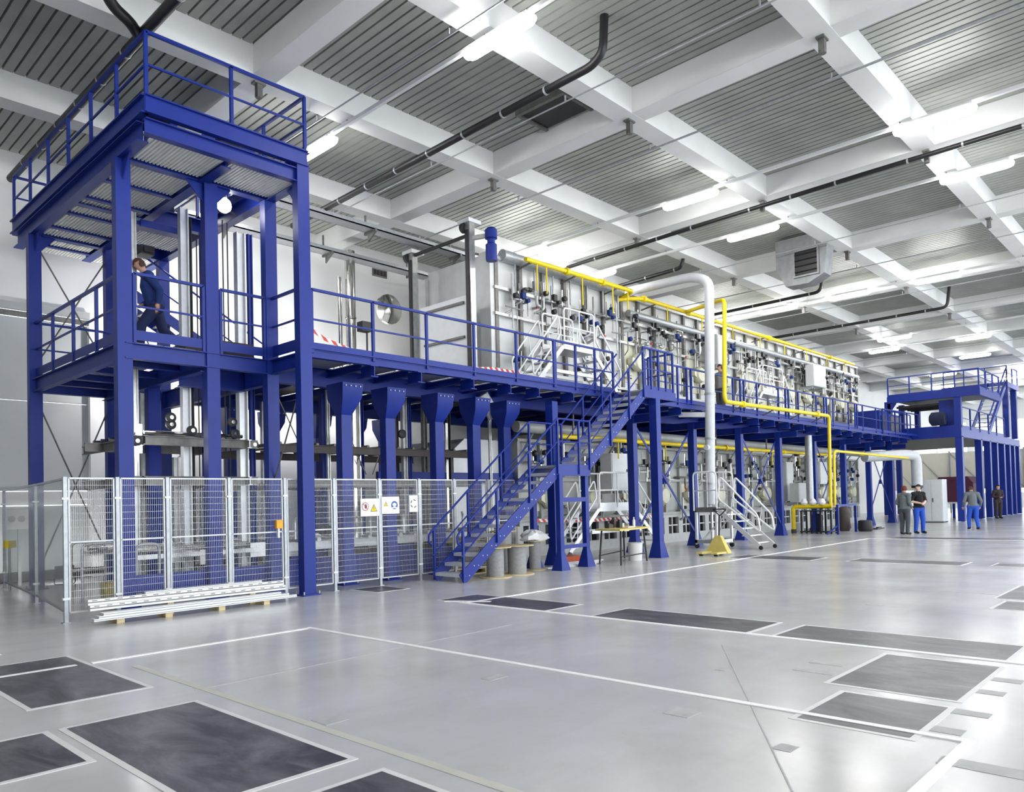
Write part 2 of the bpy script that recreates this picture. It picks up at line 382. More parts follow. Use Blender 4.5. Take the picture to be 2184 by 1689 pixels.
# brackets under the beam crossings
brk = []
for xi, x in enumerate(BX[2:9]):
    for yi, y in enumerate(BY[1:5]):
        b = MB().box(x-.11, y-.07, ZB-.035, x+.11, y+.07, ZB).box(x-.05, y-.05, ZB-.26, x+.05, y+.05, ZB-.035)
        b.lathe([(.06, 0), (.06, .05)], (x, y, ZB-.27), 10)
        tag(b.build('beam_bracket', 'dullsteel'), 'grey bracket under the %s cross beam of the ceiling, %s crossing from the wall' % (ORD[xi], ORD[yi]), 'bracket', 'brackets under the ceiling beam crossings')

# ------------------------------------------------------------------ ceiling lights on tracks
lampx = {}
LAMPS = [(8.75,8.32,'big bright strip light nearest above the open floor, ahead of the black drain pipe'),(8.78,13.75,'strip light glowing beside the top corner of the blue lift tower'),
 (8.8,17.6,'strip light seen through the upper frame of the blue lift tower'),(16.97,9.65,'strip light above the crossing in front of the upper furnace front end'),(16.97,4.13,'strip light nearest the photo edge on the first lit crossing track'),
 (20.45,9.68,'strip light on the track just before the big air heater'),(20.48,4.14,'strip light on the air heater track, close to the photo edge'),(29.7,7.3,'strip light beyond the air heater, third from the furnace on its track'),
 (29.63,10.27,'strip light beyond the air heater, second from the furnace on its track'),(29.7,13.05,'strip light beyond the air heater, closest to the yellow gas pipe'),
 (29.7,15.7,'strip light half hidden behind the yellow gas riser'),(39.6,11.7,'strip light above the far end of the furnace, nearer one'),(42.6,13.1,'strip light above the far end of the furnace with a small bulb at its tip'),
 (42.63,9.0,'strip light on the far track, closest to the photo edge'),(48.5,10.2,'strip light with a long tapering end above the far blue tower'),(54.66,13.3,'strip light hanging over the railing of the far blue tower'),
 (54.8,9.4,'strip light above the outer corner of the far blue tower'),(61,14.9,'strip light in front of the far tower roof beam'),(60,10.5,'strip light behind the far tower corner mast'),
 (46.5,17.2,'wide strip light over the white end of the upper furnace'),(66,8.0,'strip light near the far windows, upper'),(72,9.0,'strip light near the far windows, lower'),(66,12,'strip light near the far windows, behind the far tower'),
 (8.75,2.8,'strip light over the foreground floor'),(20.45,-1.4,'strip light over the open aisle, first'),(8.75,-2.7,'strip light over the open aisle, second'),(16.97,-1.4,'strip light over the open aisle, third'),
 (29.7,1.5,'strip light over the open aisle, fourth'),(29.7,-2,'strip light over the open aisle, fifth'),(42.6,3,'strip light over the open aisle, sixth'),(1.5,9.5,'strip light over the near corner of the hall'),(1.5,3.5,'strip light over the photographer'),(-4,8,'strip light by the side wall'),
 (16.97,15.2,'strip light over the upper furnace roof, near end'),(20.45,15.2,'strip light over the upper furnace roof, second')]
ZL = 8.98
def light_meshes():
    d = MB(); n = 10
    ring = [(-.13, .03), (-.125, -.02), (-.09, -.07), (-.03, -.09), (.03, -.09), (.09, -.07), (.125, -.02), (.13, .03)]
    vs = []; fs = []; st = [(-.76, .35), (-.74, .7), (-.68, .93), (-.6, 1), (.6, 1), (.68, .93), (.74, .7), (.76, .35)]; k = len(ring)
    for y, q in st: vs += [(a*q, y, .03+(b-.03)*q) for a, b in ring]
    for i in range(len(st)-1):
        for j in range(k): fs.append((i*k+j, i*k+(j+1) % k, (i+1)*k+(j+1) % k, (i+1)*k+j))
    fs.append(tuple(range(k))); fs.append(tuple((len(st)-1)*k+j for j in range(k)))
    d.add(vs, fs); h = MB().box(-.12, -.7, .03, .12, .7, .075)
    return h.mesh('housing', 'white'), d.mesh('diffuser', 'lamp')
hm, lm = light_meshes()
for x, y, lab in LAMPS:
    t = thing('ceiling_strip_light', lab, 'strip light', (x, y, ZL), 'fluorescent strip lights under the ceiling')
    shared('housing', hm, t, (x, y, ZL)); shared('diffuser', lm, t, (x, y, ZL))
    lampx.setdefault(round(x, 0), []).append((x, y))
TR = [(8.76, -6, 18.5), (16.97, -6, 16), (20.46, -6, 16), (29.68, -6, 17.5), (39.6, 5, 18), (42.62, -4, 18), (54.7, 2, 18)]
for i, (x, a, b) in enumerate(TR):
    t = thing('lighting_track', 'white lighting track crossing under the beams, %s from the lift tower' % ORD[i], 'light track', (x, a, ZL), 'tracks carrying the strip lights')
    MB().box(x-.035, a, ZL+.08, x+.035, b, ZL+.15).build('track', 'rail', t)
    hg = MB()
    for y in BY:
        if a < y < b: hg.box(x-.01, y-.01, ZL+.15, x+.01, y+.01, ZB)
    hg.build('hanger', 'dullsteel', t)
# thin conduits
CN = [fl(730, 227, 9.05).x, fl(1120, 262, 9.05).x, fl(1088, 440, 9.05).x, fl(1646, 221, 9.05).x, fl(1975, 465, 9.05).x, 26.6, 31.5, 35.0, 38.0, 45.5, 51.5]
for i, x in enumerate(CN):
    t = thing('ceiling_conduit', 'thin grey conduit crossing under the ceiling beams, %s from the lift tower' % ORD[i], 'conduit', (x, 0, 9.05), 'thin conduits under the ceiling')
    MB().tube([(x, -7, 9.08), (x, 17.5, 9.08)], .015, 6).build('conduit', 'zinc', t); c = MB()
    for y in BY: c.box(x-.012, y+.3, 9.08, x+.012, y+.325, 9.2)
    c.build('clip', 'zinc', t)
# black drain pipes
def drain(pts, r, lab, n=10):
    t = thing('ceiling_drain_pipe', lab, 'drain pipe', pts[0], 'black drain pipes under the roof')
    MB().tube(rounded(pts, .22), r, n).build('pipe', 'black', t); c = MB(); L = 0
    for a, b in zip(pts[:-1], pts[1:]):
        a, b = V(a), V(b); d = (b-a)
        if abs(d.z) > .3*d.length: continue
        for k in range(1, int(d.length//1.1)+1):
            p = a+d.normalized()*k*1.1; MB().tube([p-d.normalized()*.02, p+d.normalized()*.02], r*1.1, 10).build('pipe_clamp', 'zinc', t)
xq = fl(1225, 165, 8.95).x
drain([(xq+.05, 17.6, 8.85), (xq-.03, 7.75, 8.97), (xq-.05, 7.5, 9.1), (xq-.05, 7.45, 9.75)], .075, 'long black drain pipe with a bent riser past the dark roof hatch')
drain([(4.66, 19.4, 8.93), (4.7, 11.9, 8.95), (4.75, 8.3, 8.97), (4.75, 8.2, 9.7)], .085, 'black drain pipe running above the railing of the lift tower')
p = fl(225, 0, 9.0); drain([(4.68, 12.2, 8.95), (4.45, 11.95, 8.97), (4.2, 11.9, 9.05), (3.9, 11.7, 9.3), (3.9, 11.6, 9.7)], .085, 'short bent black branch pipe joining above the tower corner')
p = fl(1450, 572, 8.9); drain([(p.x, 16.2, 8.8), (p.x, p.y, 8.9), (p.x, p.y-.1, 9.05), (p.x+.1, p.y-.15, 9.7)], .06, 'black drain pipe with riser behind the grey vent pipe')
p = fl(1750, 622, 8.9); drain([(p.x, 15.5, 8.85), (p.x, p.y, 8.9), (p.x, p.y-.1, 9.7)], .06, 'black drain pipe below the big air heater')
p = fl(2020, 655, 8.9); drain([(p.x, 15.5, 8.85), (p.x, p.y, 8.9), (p.x, p.y-.1, 9.7)], .06, 'black drain pipe with riser above the far walkway')
p = fl(1620, 442, 8.95); drain([(p.x, 15.0, 8.85), (p.x, 10, 8.95), (p.x, 6.2, 9.0), (p.x, -3, 9.05)], .055, 'long thin black cable duct crossing between two light tracks')
# roof hatch and air heater
t = thing('roof_hatch', 'dark square roof hatch in the corrugated ceiling', 'hatch', (12.1, 9.95, 9.6))
MB().box(11.7, 9.4, 9.6, 12.55, 10.55, 9.7).build('opening', 'black', t)
MB().box(11.62, 10.55, 9.56, 12.6, 10.62, 9.7).box(11.62, 9.33, 9.56, 12.6, 9.4, 9.7).box(11.62, 9.4, 9.56, 11.7, 10.55, 9.7).build('frame', 'dullsteel', t)
hx, hy = 23.5, 9.5
t = thing('air_heater', 'big galvanised air heater hood with louvred outlet under the ceiling', 'air heater', (hx, hy, 8.0))
MB().prism([(10.38, 9.6), (10.37, 8.72), (10.07, 8.1), (9.35, 8.08), (8.86, 8.3), (8.72, 9.45), (8.72, 9.6)], 'x', hx, hx+.55).build('hood', 'hoodzinc', t)
MB().box(hx-.02, 9.05, 8.35, hx, 9.75, 9.1).build('outlet', 'black', t)
MB().box(hx-.06, 9.0, 8.3, hx, 9.05, 9.15).box(hx-.06, 9.75, 8.3, hx, 9.8, 9.15).box(hx-.06, 9.05, 8.3, hx, 9.75, 8.35).box(hx-.06, 9.05, 9.1, hx, 9.75, 9.15).build('outlet_frame', 'hoodzinc', t)
for k in range(4): MB().bar((hx-.04, 9.05, 8.46+k*.18), (hx-.04, 9.75, 8.46+k*.18), .06, .012, (.5, 0, 1)).build('louvre', 'dark', t)
for y in (8.9, 10.2): MB().box(hx+.2, y-.02, 9.6, hx+.24, y+.02, 9.7).build('hanger', 'dullsteel', t)
# galvanised cable trays along the back wall
for i, (y, z) in enumerate([(18.2, 8.6), (16.2, 8.7)]):
    t = thing('cable_tray', ['wide galvanised cable tray hung along the back wall', 'narrow galvanised cable tray above the upper furnace'][i], 'cable tray', (8, y, z))
    MB().box(7.6, y-.2, z, 40, y+.2, z+.03).box(7.6, y-.2, z, 40, y-.18, z+.12).box(7.6, y+.18, z, 40, y+.2, z+.12).build('tray', 'zinc', t)
    for k in range(10):
        x = 9+k*3.0; MB().box(x-.03, y-.25, z-.06, x+.03, y+.25, z).box(x-.02, y+.2, z, x+.02, y+.24, ZB-.01).prism([(y-.25, z-.06), (y+.1, z-.06), (y+.1, z-.26)], 'x', x-.02, x+.02).build('tray_bracket', 'dullsteel', t)

# ------------------------------------------------------------------ blue steelwork helpers
ZP = 4.3; ZR = 5.38                                # platform deck and handrail heights
def column(par, x, y, z0, z1, sx=.23, sy=.18, plate=True, m='blue'):
    c = MB().box(x-sx/2, y-sy/2, z0+.02, x+sx/2, y+sy/2, z1).build('column', m, par)
    if plate:
        MB().box(x-sx/2-.06, y-sy/2-.06, z0, x+sx/2+.06, y+sy/2+.06, z0+.025).build('base_plate', m, c)
        b = MB()
        for i in (-1, 1):
            for j in (-1, 1): b.lathe([(.014, 0), (.014, .05)], (x+i*(sx/2+.035), y+j*(sy/2+.035), z0+.025), 6)
        b.build('anchor_bolt', 'zinc', c, 'stuff')
    return c
def flared_foot(par, x, y, sx=.23, sy=.18):
    a, b, h = sx/2, sx/2+.09, .42
    MB().add([(x-b,y-b,0),(x+b,y-b,0),(x+b,y+b,0),(x-b,y+b,0),(x-a,y-sy/2,h),(x+a,y-sy/2,h),(x+a,y+sy/2,h),(x-a,y+sy/2,h)],
             [(0,3,2,1),(4,5,6,7),(0,1,5,4),(1,2,6,5),(2,3,7,6),(3,0,4,7)]).build('flared_foot', 'blue', par)
def railing(par, p, q, z, n, top=1.08, post=.05, toe=.12, m='blue', mids=(.55,), ends=(True, True)):
    """a straight run of railing from p to q (x, y) standing on z"""
    p, q = V(p[0], p[1], z), V(q[0], q[1], z); up = V(0, 0, 1)
    for i in range(n+1):
        if (i == 0 and not ends[0]) or (i == n and not ends[1]): continue
        c = p+(q-p)*(i/n); MB().box(c.x-post/2, c.y-post/2, z-.05, c.x+post/2, c.y+post/2, z+top).build('rail_post', m, par)
    MB().bar(p+up*top, q+up*top, .05, .045).build('handrail', m, par)
    for k in mids: MB().bar(p+up*k, q+up*k, .03, .03).build('mid_rail', m, par)
    if toe: MB().bar(p+up*toe/2, q+up*toe/2, .012, toe).build('toe_board', m, par)
def grating(par, x0, x1, y0, y1, z, m='grate', pitch=.06):
    b = MB(); n = int((x1-x0)/pitch)
    b.box(x0, y0, z+.03, x1, y1, z+.04)
    for i in range(n): b.box(x0+i*pitch, y0, z, x0+i*pitch+.03, y1, z+.03)
    return b.build('grating', m, par)

# ------------------------------------------------------------------ lift tower
XA, XM, XB, Y0, Y1, Y3 = 4.62, 6.07, 7.2, 11.76, 12.86, 17.6
ZT = 7.8
tw = thing('lift_tower', 'tall blue steel lift tower with railed roof deck and walkway', 'tower', ((XA+XB)/2, 14.5, 0))
for (x, y, zt) in [(XA, Y1, 7.2), (XM, Y1, 7.2), (XB, Y1, 7.2), (XB+.02, Y0, 7.55), (XA, Y3, 7.2), (XM, Y3, 7.2), (XB, Y3, 7.2), (XM, 15.4, 4.0), (XB, 15.4, 7.2)]:
    column(tw, x, y, 0, zt)
# roof frame: lower main beams, upper edge channels
def ib(p, q, wd=.18, h=.32): MB().ibeam(p, q, wd, h).build('beam', 'blue', tw)
for x in (XA, 5.95, XB): ib((x, Y1-.9 if x != XB else Y0, 7.34), (x, 18.7, 7.34), .18, .3)
for y in (Y1, 15.3, Y3): ib((XA, y, 7.34), (XB, y, 7.34), .16, .28)
ib((XA-.05, Y0, 7.34), (XB+.1, Y0, 7.34), .14, .24)
for y in (13.9, 14.9, 15.9, 16.9, 18.2): ib((XA, y, 7.27), (5.95, y, 7.27), .1, .14)
e = [(XA-.06, Y0-.06), (XB+.12, Y0-.06), (XB+.12, 18.85), (XA-.06, 18.85)]
for a, b in zip(e, e[1:]+e[:1]): MB().ibeam((a[0], a[1], 7.66), (b[0], b[1], 7.66), .12, .28, .02).build('edge_channel', 'blue', tw)
for (x0, x1, y0, y1) in [(XA+.1,5.86,Y1+.1,13.85),(XA+.1,5.86,13.95,14.85),(XA+.1,5.86,14.95,15.85),(XA+.1,5.86,15.95,16.85),(XA+.1,5.86,16.95,17.5),(XA+.1,5.86,17.7,18.75),(XA+.1,5.9,Y0+.1,Y1-.1),(6.0,XB,Y0+.1,Y1-.1),(6.05,XB-.05,17.7,18.75),(6.05,XB-.05,16.0,16.9)]:
    grating(tw, x0, x1, y0, y1, 7.24)
for (x, y, dx, dy) in [(XA, Y1, 0, 1), (XA, Y1, 0, -1), (XB, Y0, 0, 1), (XA, Y3, 0, -1), (XA, Y3, 1, 0), (XM, Y1, 1, 0), (XM, Y1, -1, 0)]:
    m = MB()
    if dx: m.prism([(x, 7.2), (x+dx*.4, 7.2), (x, 6.75)], 'y', y-.012, y+.012)
    else: m.prism([(y, 7.2), (y+dy*.4, 7.2), (y, 6.75)], 'x', x-.012, x+.012)
    m.build('gusset', 'blue', tw)
railing(tw, (XA-.02, Y0), (XA-.02, 18.9), ZT, 6, 1.0, .05, 0, mids=(.5,)); railing(tw, (XA-.02, Y0), (XB+.12, Y0), ZT, 2, 1.0, .05, 0, mids=(.5,), ends=(False, True))
railing(tw, (XB+.12, Y0), (XB+.12, 18.9), ZT, 5, 1.0, .05, 0, mids=(.5,), ends=(False, True)); railing(tw, (XA-.02, 18.9), (XB+.12, 18.9), ZT, 2, 1.0, .05, 0, ends=(False, False))
# drive units on the roof
for (x, y) in [(5.4, 13.0), (6.1, 13.2), (6.8, 12.9)]:
    d = MB().box(x-.3, y-.16, ZT-.1, x+.3, y+.16, ZT+.12).prism([(x-.22, ZT+.1), (x+.05, ZT+.1), (x+.22, ZT+.4), (x, ZT+.42)], 'y', y-.1, y+.1).build('drive_unit', 'blue', tw)
    MB().lathe([(.13, 0), (.13, .34), (.09, .4)], (x-.55, y, ZT+.2), 14, 'x').build('motor', 'dark', d)
MB().lathe([(.16, 0), (.17, .1), (.17, .45), (.1, .5)], (4.85, 12.6, ZT+.28), 16, 'x').build('hoist_motor', 'dark', tw)
MB().tube([(5.0, 13.1, ZT+.3), (6.9, 13.1, ZT+.3)], .04, 8).build('drive_shaft', 'dullsteel', tw)
# walkway level
def wbeam(p, q, h=.26): MB().ibeam(p, q, .14, h, .016).build('walkway_beam', 'blue', tw)
ZWB = ZP-.13-.06
wbeam((XA, Y1, ZWB), (XA, Y3+.1, ZWB)); wbeam((XA, Y1-.04, ZWB), (XB, Y1-.04, ZWB)); wbeam((XB, Y0, ZWB), (XB, Y1, ZWB)); wbeam((XA, Y3, ZWB), (XB, Y3, ZWB))
wbeam((5.95, Y1, ZWB-.05), (5.95, Y3, ZWB-.05), .3); wbeam((XB, Y1, ZWB-.1), (XB, Y3, ZWB-.1), .4); wbeam((5.95, 13.9, ZWB-.12), (XB, 13.9, ZWB-.12), .4)
for y in (13.9, 14.9, 15.9, 16.8): wbeam((XA, y, ZWB), (5.95, y, ZWB), .12)
for (x0, x1, y0, y1) in [(XA+.1,5.3,13.0,13.8),(5.34,5.86,13.0,13.8),(XA+.1,5.3,14,14.8),(5.34,5.86,14,14.8),(XA+.1,5.3,15,15.8),(5.34,5.86,15,15.8),(XA+.1,5.3,16,16.7),(5.34,5.86,16,16.7),(5.34,5.86,16.9,17.5)]:
    MB().box(x0, y0, ZP-.05, x1, y1, ZP).build('deck_plate', 'zinc', tw)
railing(tw, (XA, Y1), (XA, Y3), ZP, 4, toe=.16, ends=(False, False)); railing(tw, (XA+.16, Y1-.05), (XM-.15, Y1-.05), ZP, 1, toe=.16); railing(tw, (XM+.16, Y1-.05), (XB-.14, Y1-.05), ZP, 1, toe=.16)
railing(tw, (XB, Y1-.1), (XB, Y0+.1), ZP, 1, toe=.2, ends=(False, False)); railing(tw, (XA, Y3-.1), (XB, Y3-.1), ZP, 2, toe=0, ends=(False, False))
for (a, b) in [((XA, Y3, 7.1), (XM, Y3, 4.5)), ((XM, Y3, 7.1), (XA, Y3, 4.5)), ((XA, Y3, 3.9), (XM, Y3, .3)), ((XM, Y3, 3.9), (XA, Y3, .3)), ((XM, Y3, 7.1), (XB, Y3, 4.5)), ((XB, Y0, 3.8), (XB, Y1, 1.9))]:
    MB().tube([a, b], .016, 6).build('brace_rod', 'dullsteel', tw)
MB().bar((XB, Y1+.1, .35), (XA, Y1+.1, .35), .12, .28).build('floor_beam', 'blue', tw)
# small stair down behind the shaft
st = MB().bar((6.2, 17.1, 6.3), (9.6, 17.1, 4.35), .03, .22).bar((6.2, 17.9, 6.3), (9.6, 17.9, 4.35), .03, .22).build('stair_stringer', 'blue', tw)
for k in range(9): MB().box(6.35+k*.36, 17.12, 6.12-k*.206, 6.6+k*.36, 17.88, 6.15-k*.206).build('stair_tread', 'zinc', tw)
MB().tube([(6.2, 17.1, 7.3), (9.6, 17.1, 5.4)], .022, 6).tube([(6.2, 17.1, 6.8), (9.6, 17.1, 4.9)], .016, 6).build('stair_handrail', 'blue', tw)
for k in range(4): MB().tube([(6.4+k*1.0, 17.1, 6.2-k*.57), (6.4+k*1.0, 17.1, 7.2-k*.56)], .018, 6).build('stair_post', 'blue', tw)

# ------------------------------------------------------------------ lift machine inside the tower
lf = thing('lift_machine', 'silver lift masts with chains, arms and rollers inside the blue tower', 'lift', (6.2, 14.3, 0))
for (px, Y, z0, z1, m, wd) in [(395, 14.2, .1, 7.2, 'alu', .13), (515, 14.2, .1, 7.0, 'alu', .15), (288, 14.2, .1, 6.9, 'steel', .07), (408, 14.35, .1, 7.1, 'dark', .06), (536, 14.4, .1, 7.1, 'blue', .08), (303, 16.6, .1, 4.0, 'steel', .1), (560, 16.4, .1, 4, 'steel', .1), (372, 15.6, .1, 2.6, 'steel', .09)]:
    x = atY(px, 800, Y).x; MB().ibeam((x, Y, z0), (x, Y, z1), wd, wd*1.2, .02).build('mast', m, lf)
for (px, Y) in [(432, 14.0), (476, 14.0), (486, 14.1), (420, 15.4)]:
    x = atY(px, 600, Y).x; MB().tube([(x, Y, .5), (x, Y, 7.1)], .012, 6).build('chain', 'dark', lf)
for z in (2.05, 2.75):
    for Y in (13.6, 15.6):
        MB().ibeam((4.9, Y, z), (7.3, Y, z), .08, .16).build('carriage_arm', 'dullsteel', lf)
    MB().ibeam((5.2, 13.5, z), (5.2, 16.6, z), .08, .16).build('carriage_arm', 'dullsteel', lf); MB().ibeam((7.1, 13.5, z), (7.1, 16.6, z), .08, .16).build('carriage_arm', 'steel', lf)
for (px, py, Y) in [(366, 890, 13.5), (366, 905, 13.55), (497, 900, 13.5), (503, 925, 13.5), (293, 940, 13.5), (543, 948, 13.6), (411, 918, 13.5)]:
    p = atY(px, py, Y); r = MB().lathe([(.07, 0), (.09, .01), (.09, .06), (.07, .07)], (p.x, p.y, p.z), 16, 'y').build('roller', 'dark', lf)
    MB().lathe([(.035, -.02), (.035, .0)], (p.x, p.y, p.z), 12, 'y').build('hub', 'chrome', r)
for k in range(7): MB().tube([(5.25, 13.7+k*.42, 2.9), (7.05, 13.7+k*.42, 2.9)], .035, 8).build('conveyor_roller', 'chrome', lf)
for k in range(5): MB().tube([(5.0, 13.8+k*.5, .85), (7.2, 13.8+k*.5, .85)], .05, 8).build('conveyor_roller', 'steel', lf)
for Y in (13.6, 16.0): MB().box(4.95, Y-.04, .7, 7.3, Y+.04, .78).build('conveyor_side', 'alu', lf)
MB().box(5.9, 13.5, ZP, 7.0, 14.1, ZP+.22).build('drive_box', 'brown', lf); MB().box(6.5, 13.3, ZP, 7.1, 13.45, ZP+.3).build('drive_box', 'brown', lf)
for (px, py) in [(365, 1180), (440, 1185), (545, 1170), (615, 1170)]:
    p = atY(px, py, 13.7); MB().box(p.x-.16, p.y-.1, p.z-.15, p.x+.16, p.y+.1, p.z+.12).lathe([(.09, 0), (.09, .28), (.06, .32)], (p.x+.16, p.y, p.z), 14, 'x').build('gear_motor', 'steel', lf)
t = tag(MB().lathe([(.05, 0), (.05, .5)], (fl(293, 900, 2.9).x, 13.9, 2.3), 12).build('work_lamp', 'smalllamp'), 'bright upright work lamp inside the lift tower', 'work lamp')
t.location.x = atY(296, 900, 13.9).x; t.location.z = 2.55
for i, (px, py, Y, r_) in enumerate([(478, 437, 13.35, .14), (432, 460, 15.2, .06)]):
    p = atY(px, py, Y); t = thing('bulkhead_lamp', ['bright oval lamp shining inside the upper part of the lift tower', 'small round lamp beside the oval lamp inside the lift tower'][i], 'lamp', (p.x, Y, p.z), 'lamps fixed inside the lift tower')
    MB().lathe([(r_*.3, -r_*.55), (r_*.8, -r_*.4), (r_, -.05*r_), (r_, .2*r_)], (p.x, Y, p.z), 18, 'y').build('glass_dome', 'smalllamp', t); MB().lathe([(r_*1.05, .2*r_), (r_*1.05, .5*r_)], (p.x, Y, p.z), 18, 'y').build('housing', 'dark', t); MB().bar((p.x, Y+.4*r_, p.z), (p.x+.35, Y+.3, p.z), .03, .03).build('arm', 'dark', t)
for (x0, y0, px1, py1, Y, m) in [(330, 400, 372, 470, 15.8, 'navy'), (292, 478, 400, 496, 15.0, 'blue'), (345, 372, 400, 392, 15.0, 'dark'), (300, 520, 330, 545, 15.2, 'dark'), (405, 395, 440, 410, 15.4, 'dullsteel')]:
    a, b = atY(x0, y0, Y), atY(px1, py1, Y); MB().box(a.x, Y, b.z, b.x, Y+.3, a.z).box(a.x+.05, Y-.05, b.z+.03, b.x-.05, Y, a.z-.03).build('hoist_block', m, lf)

# ------------------------------------------------------------------ long blue platform
pf = thing('steel_platform', 'long blue steel platform carrying the upper furnace, railed along its edge', 'platform', (25, 14, 0))
MB().ibeam((XB+.1, Y0, ZP-.05), (42, Y0, ZP-.05), .13, .17, .018).build('edge_beam', 'blue', pf)
MB().ibeam((XB+.1, 13.2, ZP-.2), (42, 13.2, ZP-.2), .2, .38).build('main_beam', 'blue', pf); MB().ibeam((XB+.1, 17.2, ZP-.2), (42, 17.2, ZP-.2), .2, .38).build('main_beam', 'blue', pf)
xs = [8.65, 9.79, 11.23, 12.37, 13.33]+[14.6+1.25*k for k in range(22)]
for x in xs: MB().ibeam((x, Y0-.12, ZP-.25), (x, Y0+.3, ZP-.25), .17, .22, .018).build('outrigger', 'blue', pf); MB().ibeam((x, Y0+.3, ZP-.12), (x, 18.0, ZP-.12), .1, .14, .015).build('joist', 'blue', pf)
xd = [XB+.1]+xs+[42]
for a, b in zip(xd[:-1], xd[1:]):
    MB().box(a+.09, Y0+.07, ZP-.03, b-.09, 13.1, ZP).build('deck_plate', 'zinc', pf); MB().box(a+.09, 13.3, ZP-.05, b-.09, 18.2, ZP-.02).build('deck_plate', 'dullsteel', pf)
for x in (8.6, 9.66, 10.99, 12.11, 13.12):
    for y in (12.6, 17.3):
        c = column(pf, x, y, 0, ZP-.4, .24, .2); MB().add([(x-.12,y-.1,3.3),(x+.12,y-.1,3.3),(x+.12,y+.1,3.3),(x-.12,y+.1,3.3),(x-.22,y-.3,3.62),(x+.22,y-.3,3.62),(x+.22,y+.22,3.62),(x-.22,y+.22,3.62),(x-.24,y-.34,ZP-.4),(x+.24,y-.34,ZP-.4),(x+.24,y+.22,ZP-.4),(x-.24,y+.22,ZP-.4)], [(0,3,2,1),(8,9,10,11)]+[(a+o,(a+1)%4+o,(a+1)%4+o+4,a+o+4) for o in (0,4) for a in range(4)]).build('haunch', 'blue', c)
        b = MB()
        for i in range(4): b.lathe([(.014, 0), (.014, .02)], (x-.17+.11*i, y-.355, ZP-.46), 6, 'y')
        b.build('bolt', 'zinc', c, 'stuff')
CX2 = [13.95, 18.3, 21.66, 24.85, 28.0, 31.3, 34.6, 37.8, 41.0]
for i, x in enumerate(CX2):
    y = Y0+.05 if i == 0 else 12.5
    column(pf, x, y, 0, ZP-.4, .2, .22, False); flared_foot(pf, x, y, .2, .22); column(pf, x, 17.3, 0, ZP-.4, .2, .2, False)
    if i: MB().ibeam((x, Y0, ZP-.5), (x, 17.3, ZP-.5), .18, .22).build('cross_beam', 'blue', pf)
for a, b in ((18.3, 21.66), (24.85, 28.0), (31.3, 34.6), (37.8, 41.0)):
    MB().bar((a, 12.44, 3.7), (b, 12.44, .35), .02, .07).build('cross_brace', 'blue', pf); MB().bar((b, 12.56, 3.7), (a, 12.56, .35), .02, .07).build('cross_brace', 'blue', pf)
    MB().box((a+b)/2-.1, 12.46, 1.95, (a+b)/2+.1, 12.54, 2.13).build('brace_plate', 'blue', pf)
railing(pf, (7.38, Y0-.02), (14.0, Y0-.02), ZP, 5, toe=.14); railing(pf, (14.05, Y0-.02), (16.4, Y0-.02), ZP, 3, toe=.14)
railing(pf, (17.9, Y0-.02), (41.8, Y0-.02), ZP, 14, toe=.14)
for x in (20.1, 20.35, 23.5, 23.75, 27.0, 27.25, 30.6, 30.85, 34, 34.25): MB().box(x-.02, Y0-.06, ZP, x+.02, Y0, ZR).build('gate_post', 'blue', pf)
# ------------------------------------------------------------------ staircase
YS0, YS1 = 10.8, 11.58
sc = thing('staircase', 'blue steel staircase with open treads rising to the platform', 'staircase', (13, 11.2, 0))
XL0, XL1, ZLd, XTop = 12.9, 14.05, 2.32, 16.4
def flight(x0, z0, x1, z1, n):
    for y in (YS0, YS1): MB().bar((x0, y, z0), (x1, y, z1), .02, .24).build('stringer', 'blue', sc)
    for k in range(n):
        t = (k+.5)/n; x, z = x0+(x1-x0)*t, z0+(z1-z0)*t
        MB().box(x-.13, YS0+.02, z-.02, x+.13, YS1-.02, z+.02).box(x-.135, YS0+.02, z-.045, x-.12, YS1-.02, z+.022).build('tread', 'alu', sc)
    b = MB()
    for k in range(n):
        t = (k+.5)/n; x, z = x0+(x1-x0)*t, z0+(z1-z0)*t
        for dx in (-.06, .06): b.lathe([(.013, 0), (.013, .012)], (x+dx, YS0-.022, z-.02), 6, 'y')
    b.build('bolt', 'zinc', sc, 'stuff')
flight(9.98, .06, XL0+.05, ZLd-.1, 12); flight(XL1-.05, ZLd, XTop, ZP-.1, 10)
for y in (YS0, YS1): MB().box(XL0-.02, y-.02, ZLd-.24, XL1+.02, y+.02, ZLd+.02).build('landing_beam', 'blue', sc)
MB().box(XL0, YS0+.02, ZLd-.05, XL1, YS1-.02, ZLd).build('landing_plate', 'zinc', sc)
for (x, y, z1) in [(XL0+.05, YS0, ZLd-.2), (XL1-.03, YS0+.12, ZLd-.2), (XL0+.05, YS1, ZLd-.2)]:
    column(sc, x, y, 0, z1, .12, .12, False); flared_foot(sc, x, y, .12, .12)
MB().bar((XL0, YS0, 1.55), (XL1, YS0+.1, 1.55), .06, .1).build('tie_beam', 'blue', sc); MB().bar((XL0, YS0, .5), (XL1, YS0+.1, .5), .06, .08).build('tie_beam', 'blue', sc); MB().bar((12.1, YS1, 1.5), (XL0, YS1, 1.5), .06, .08).build('tie_beam', 'blue', sc)
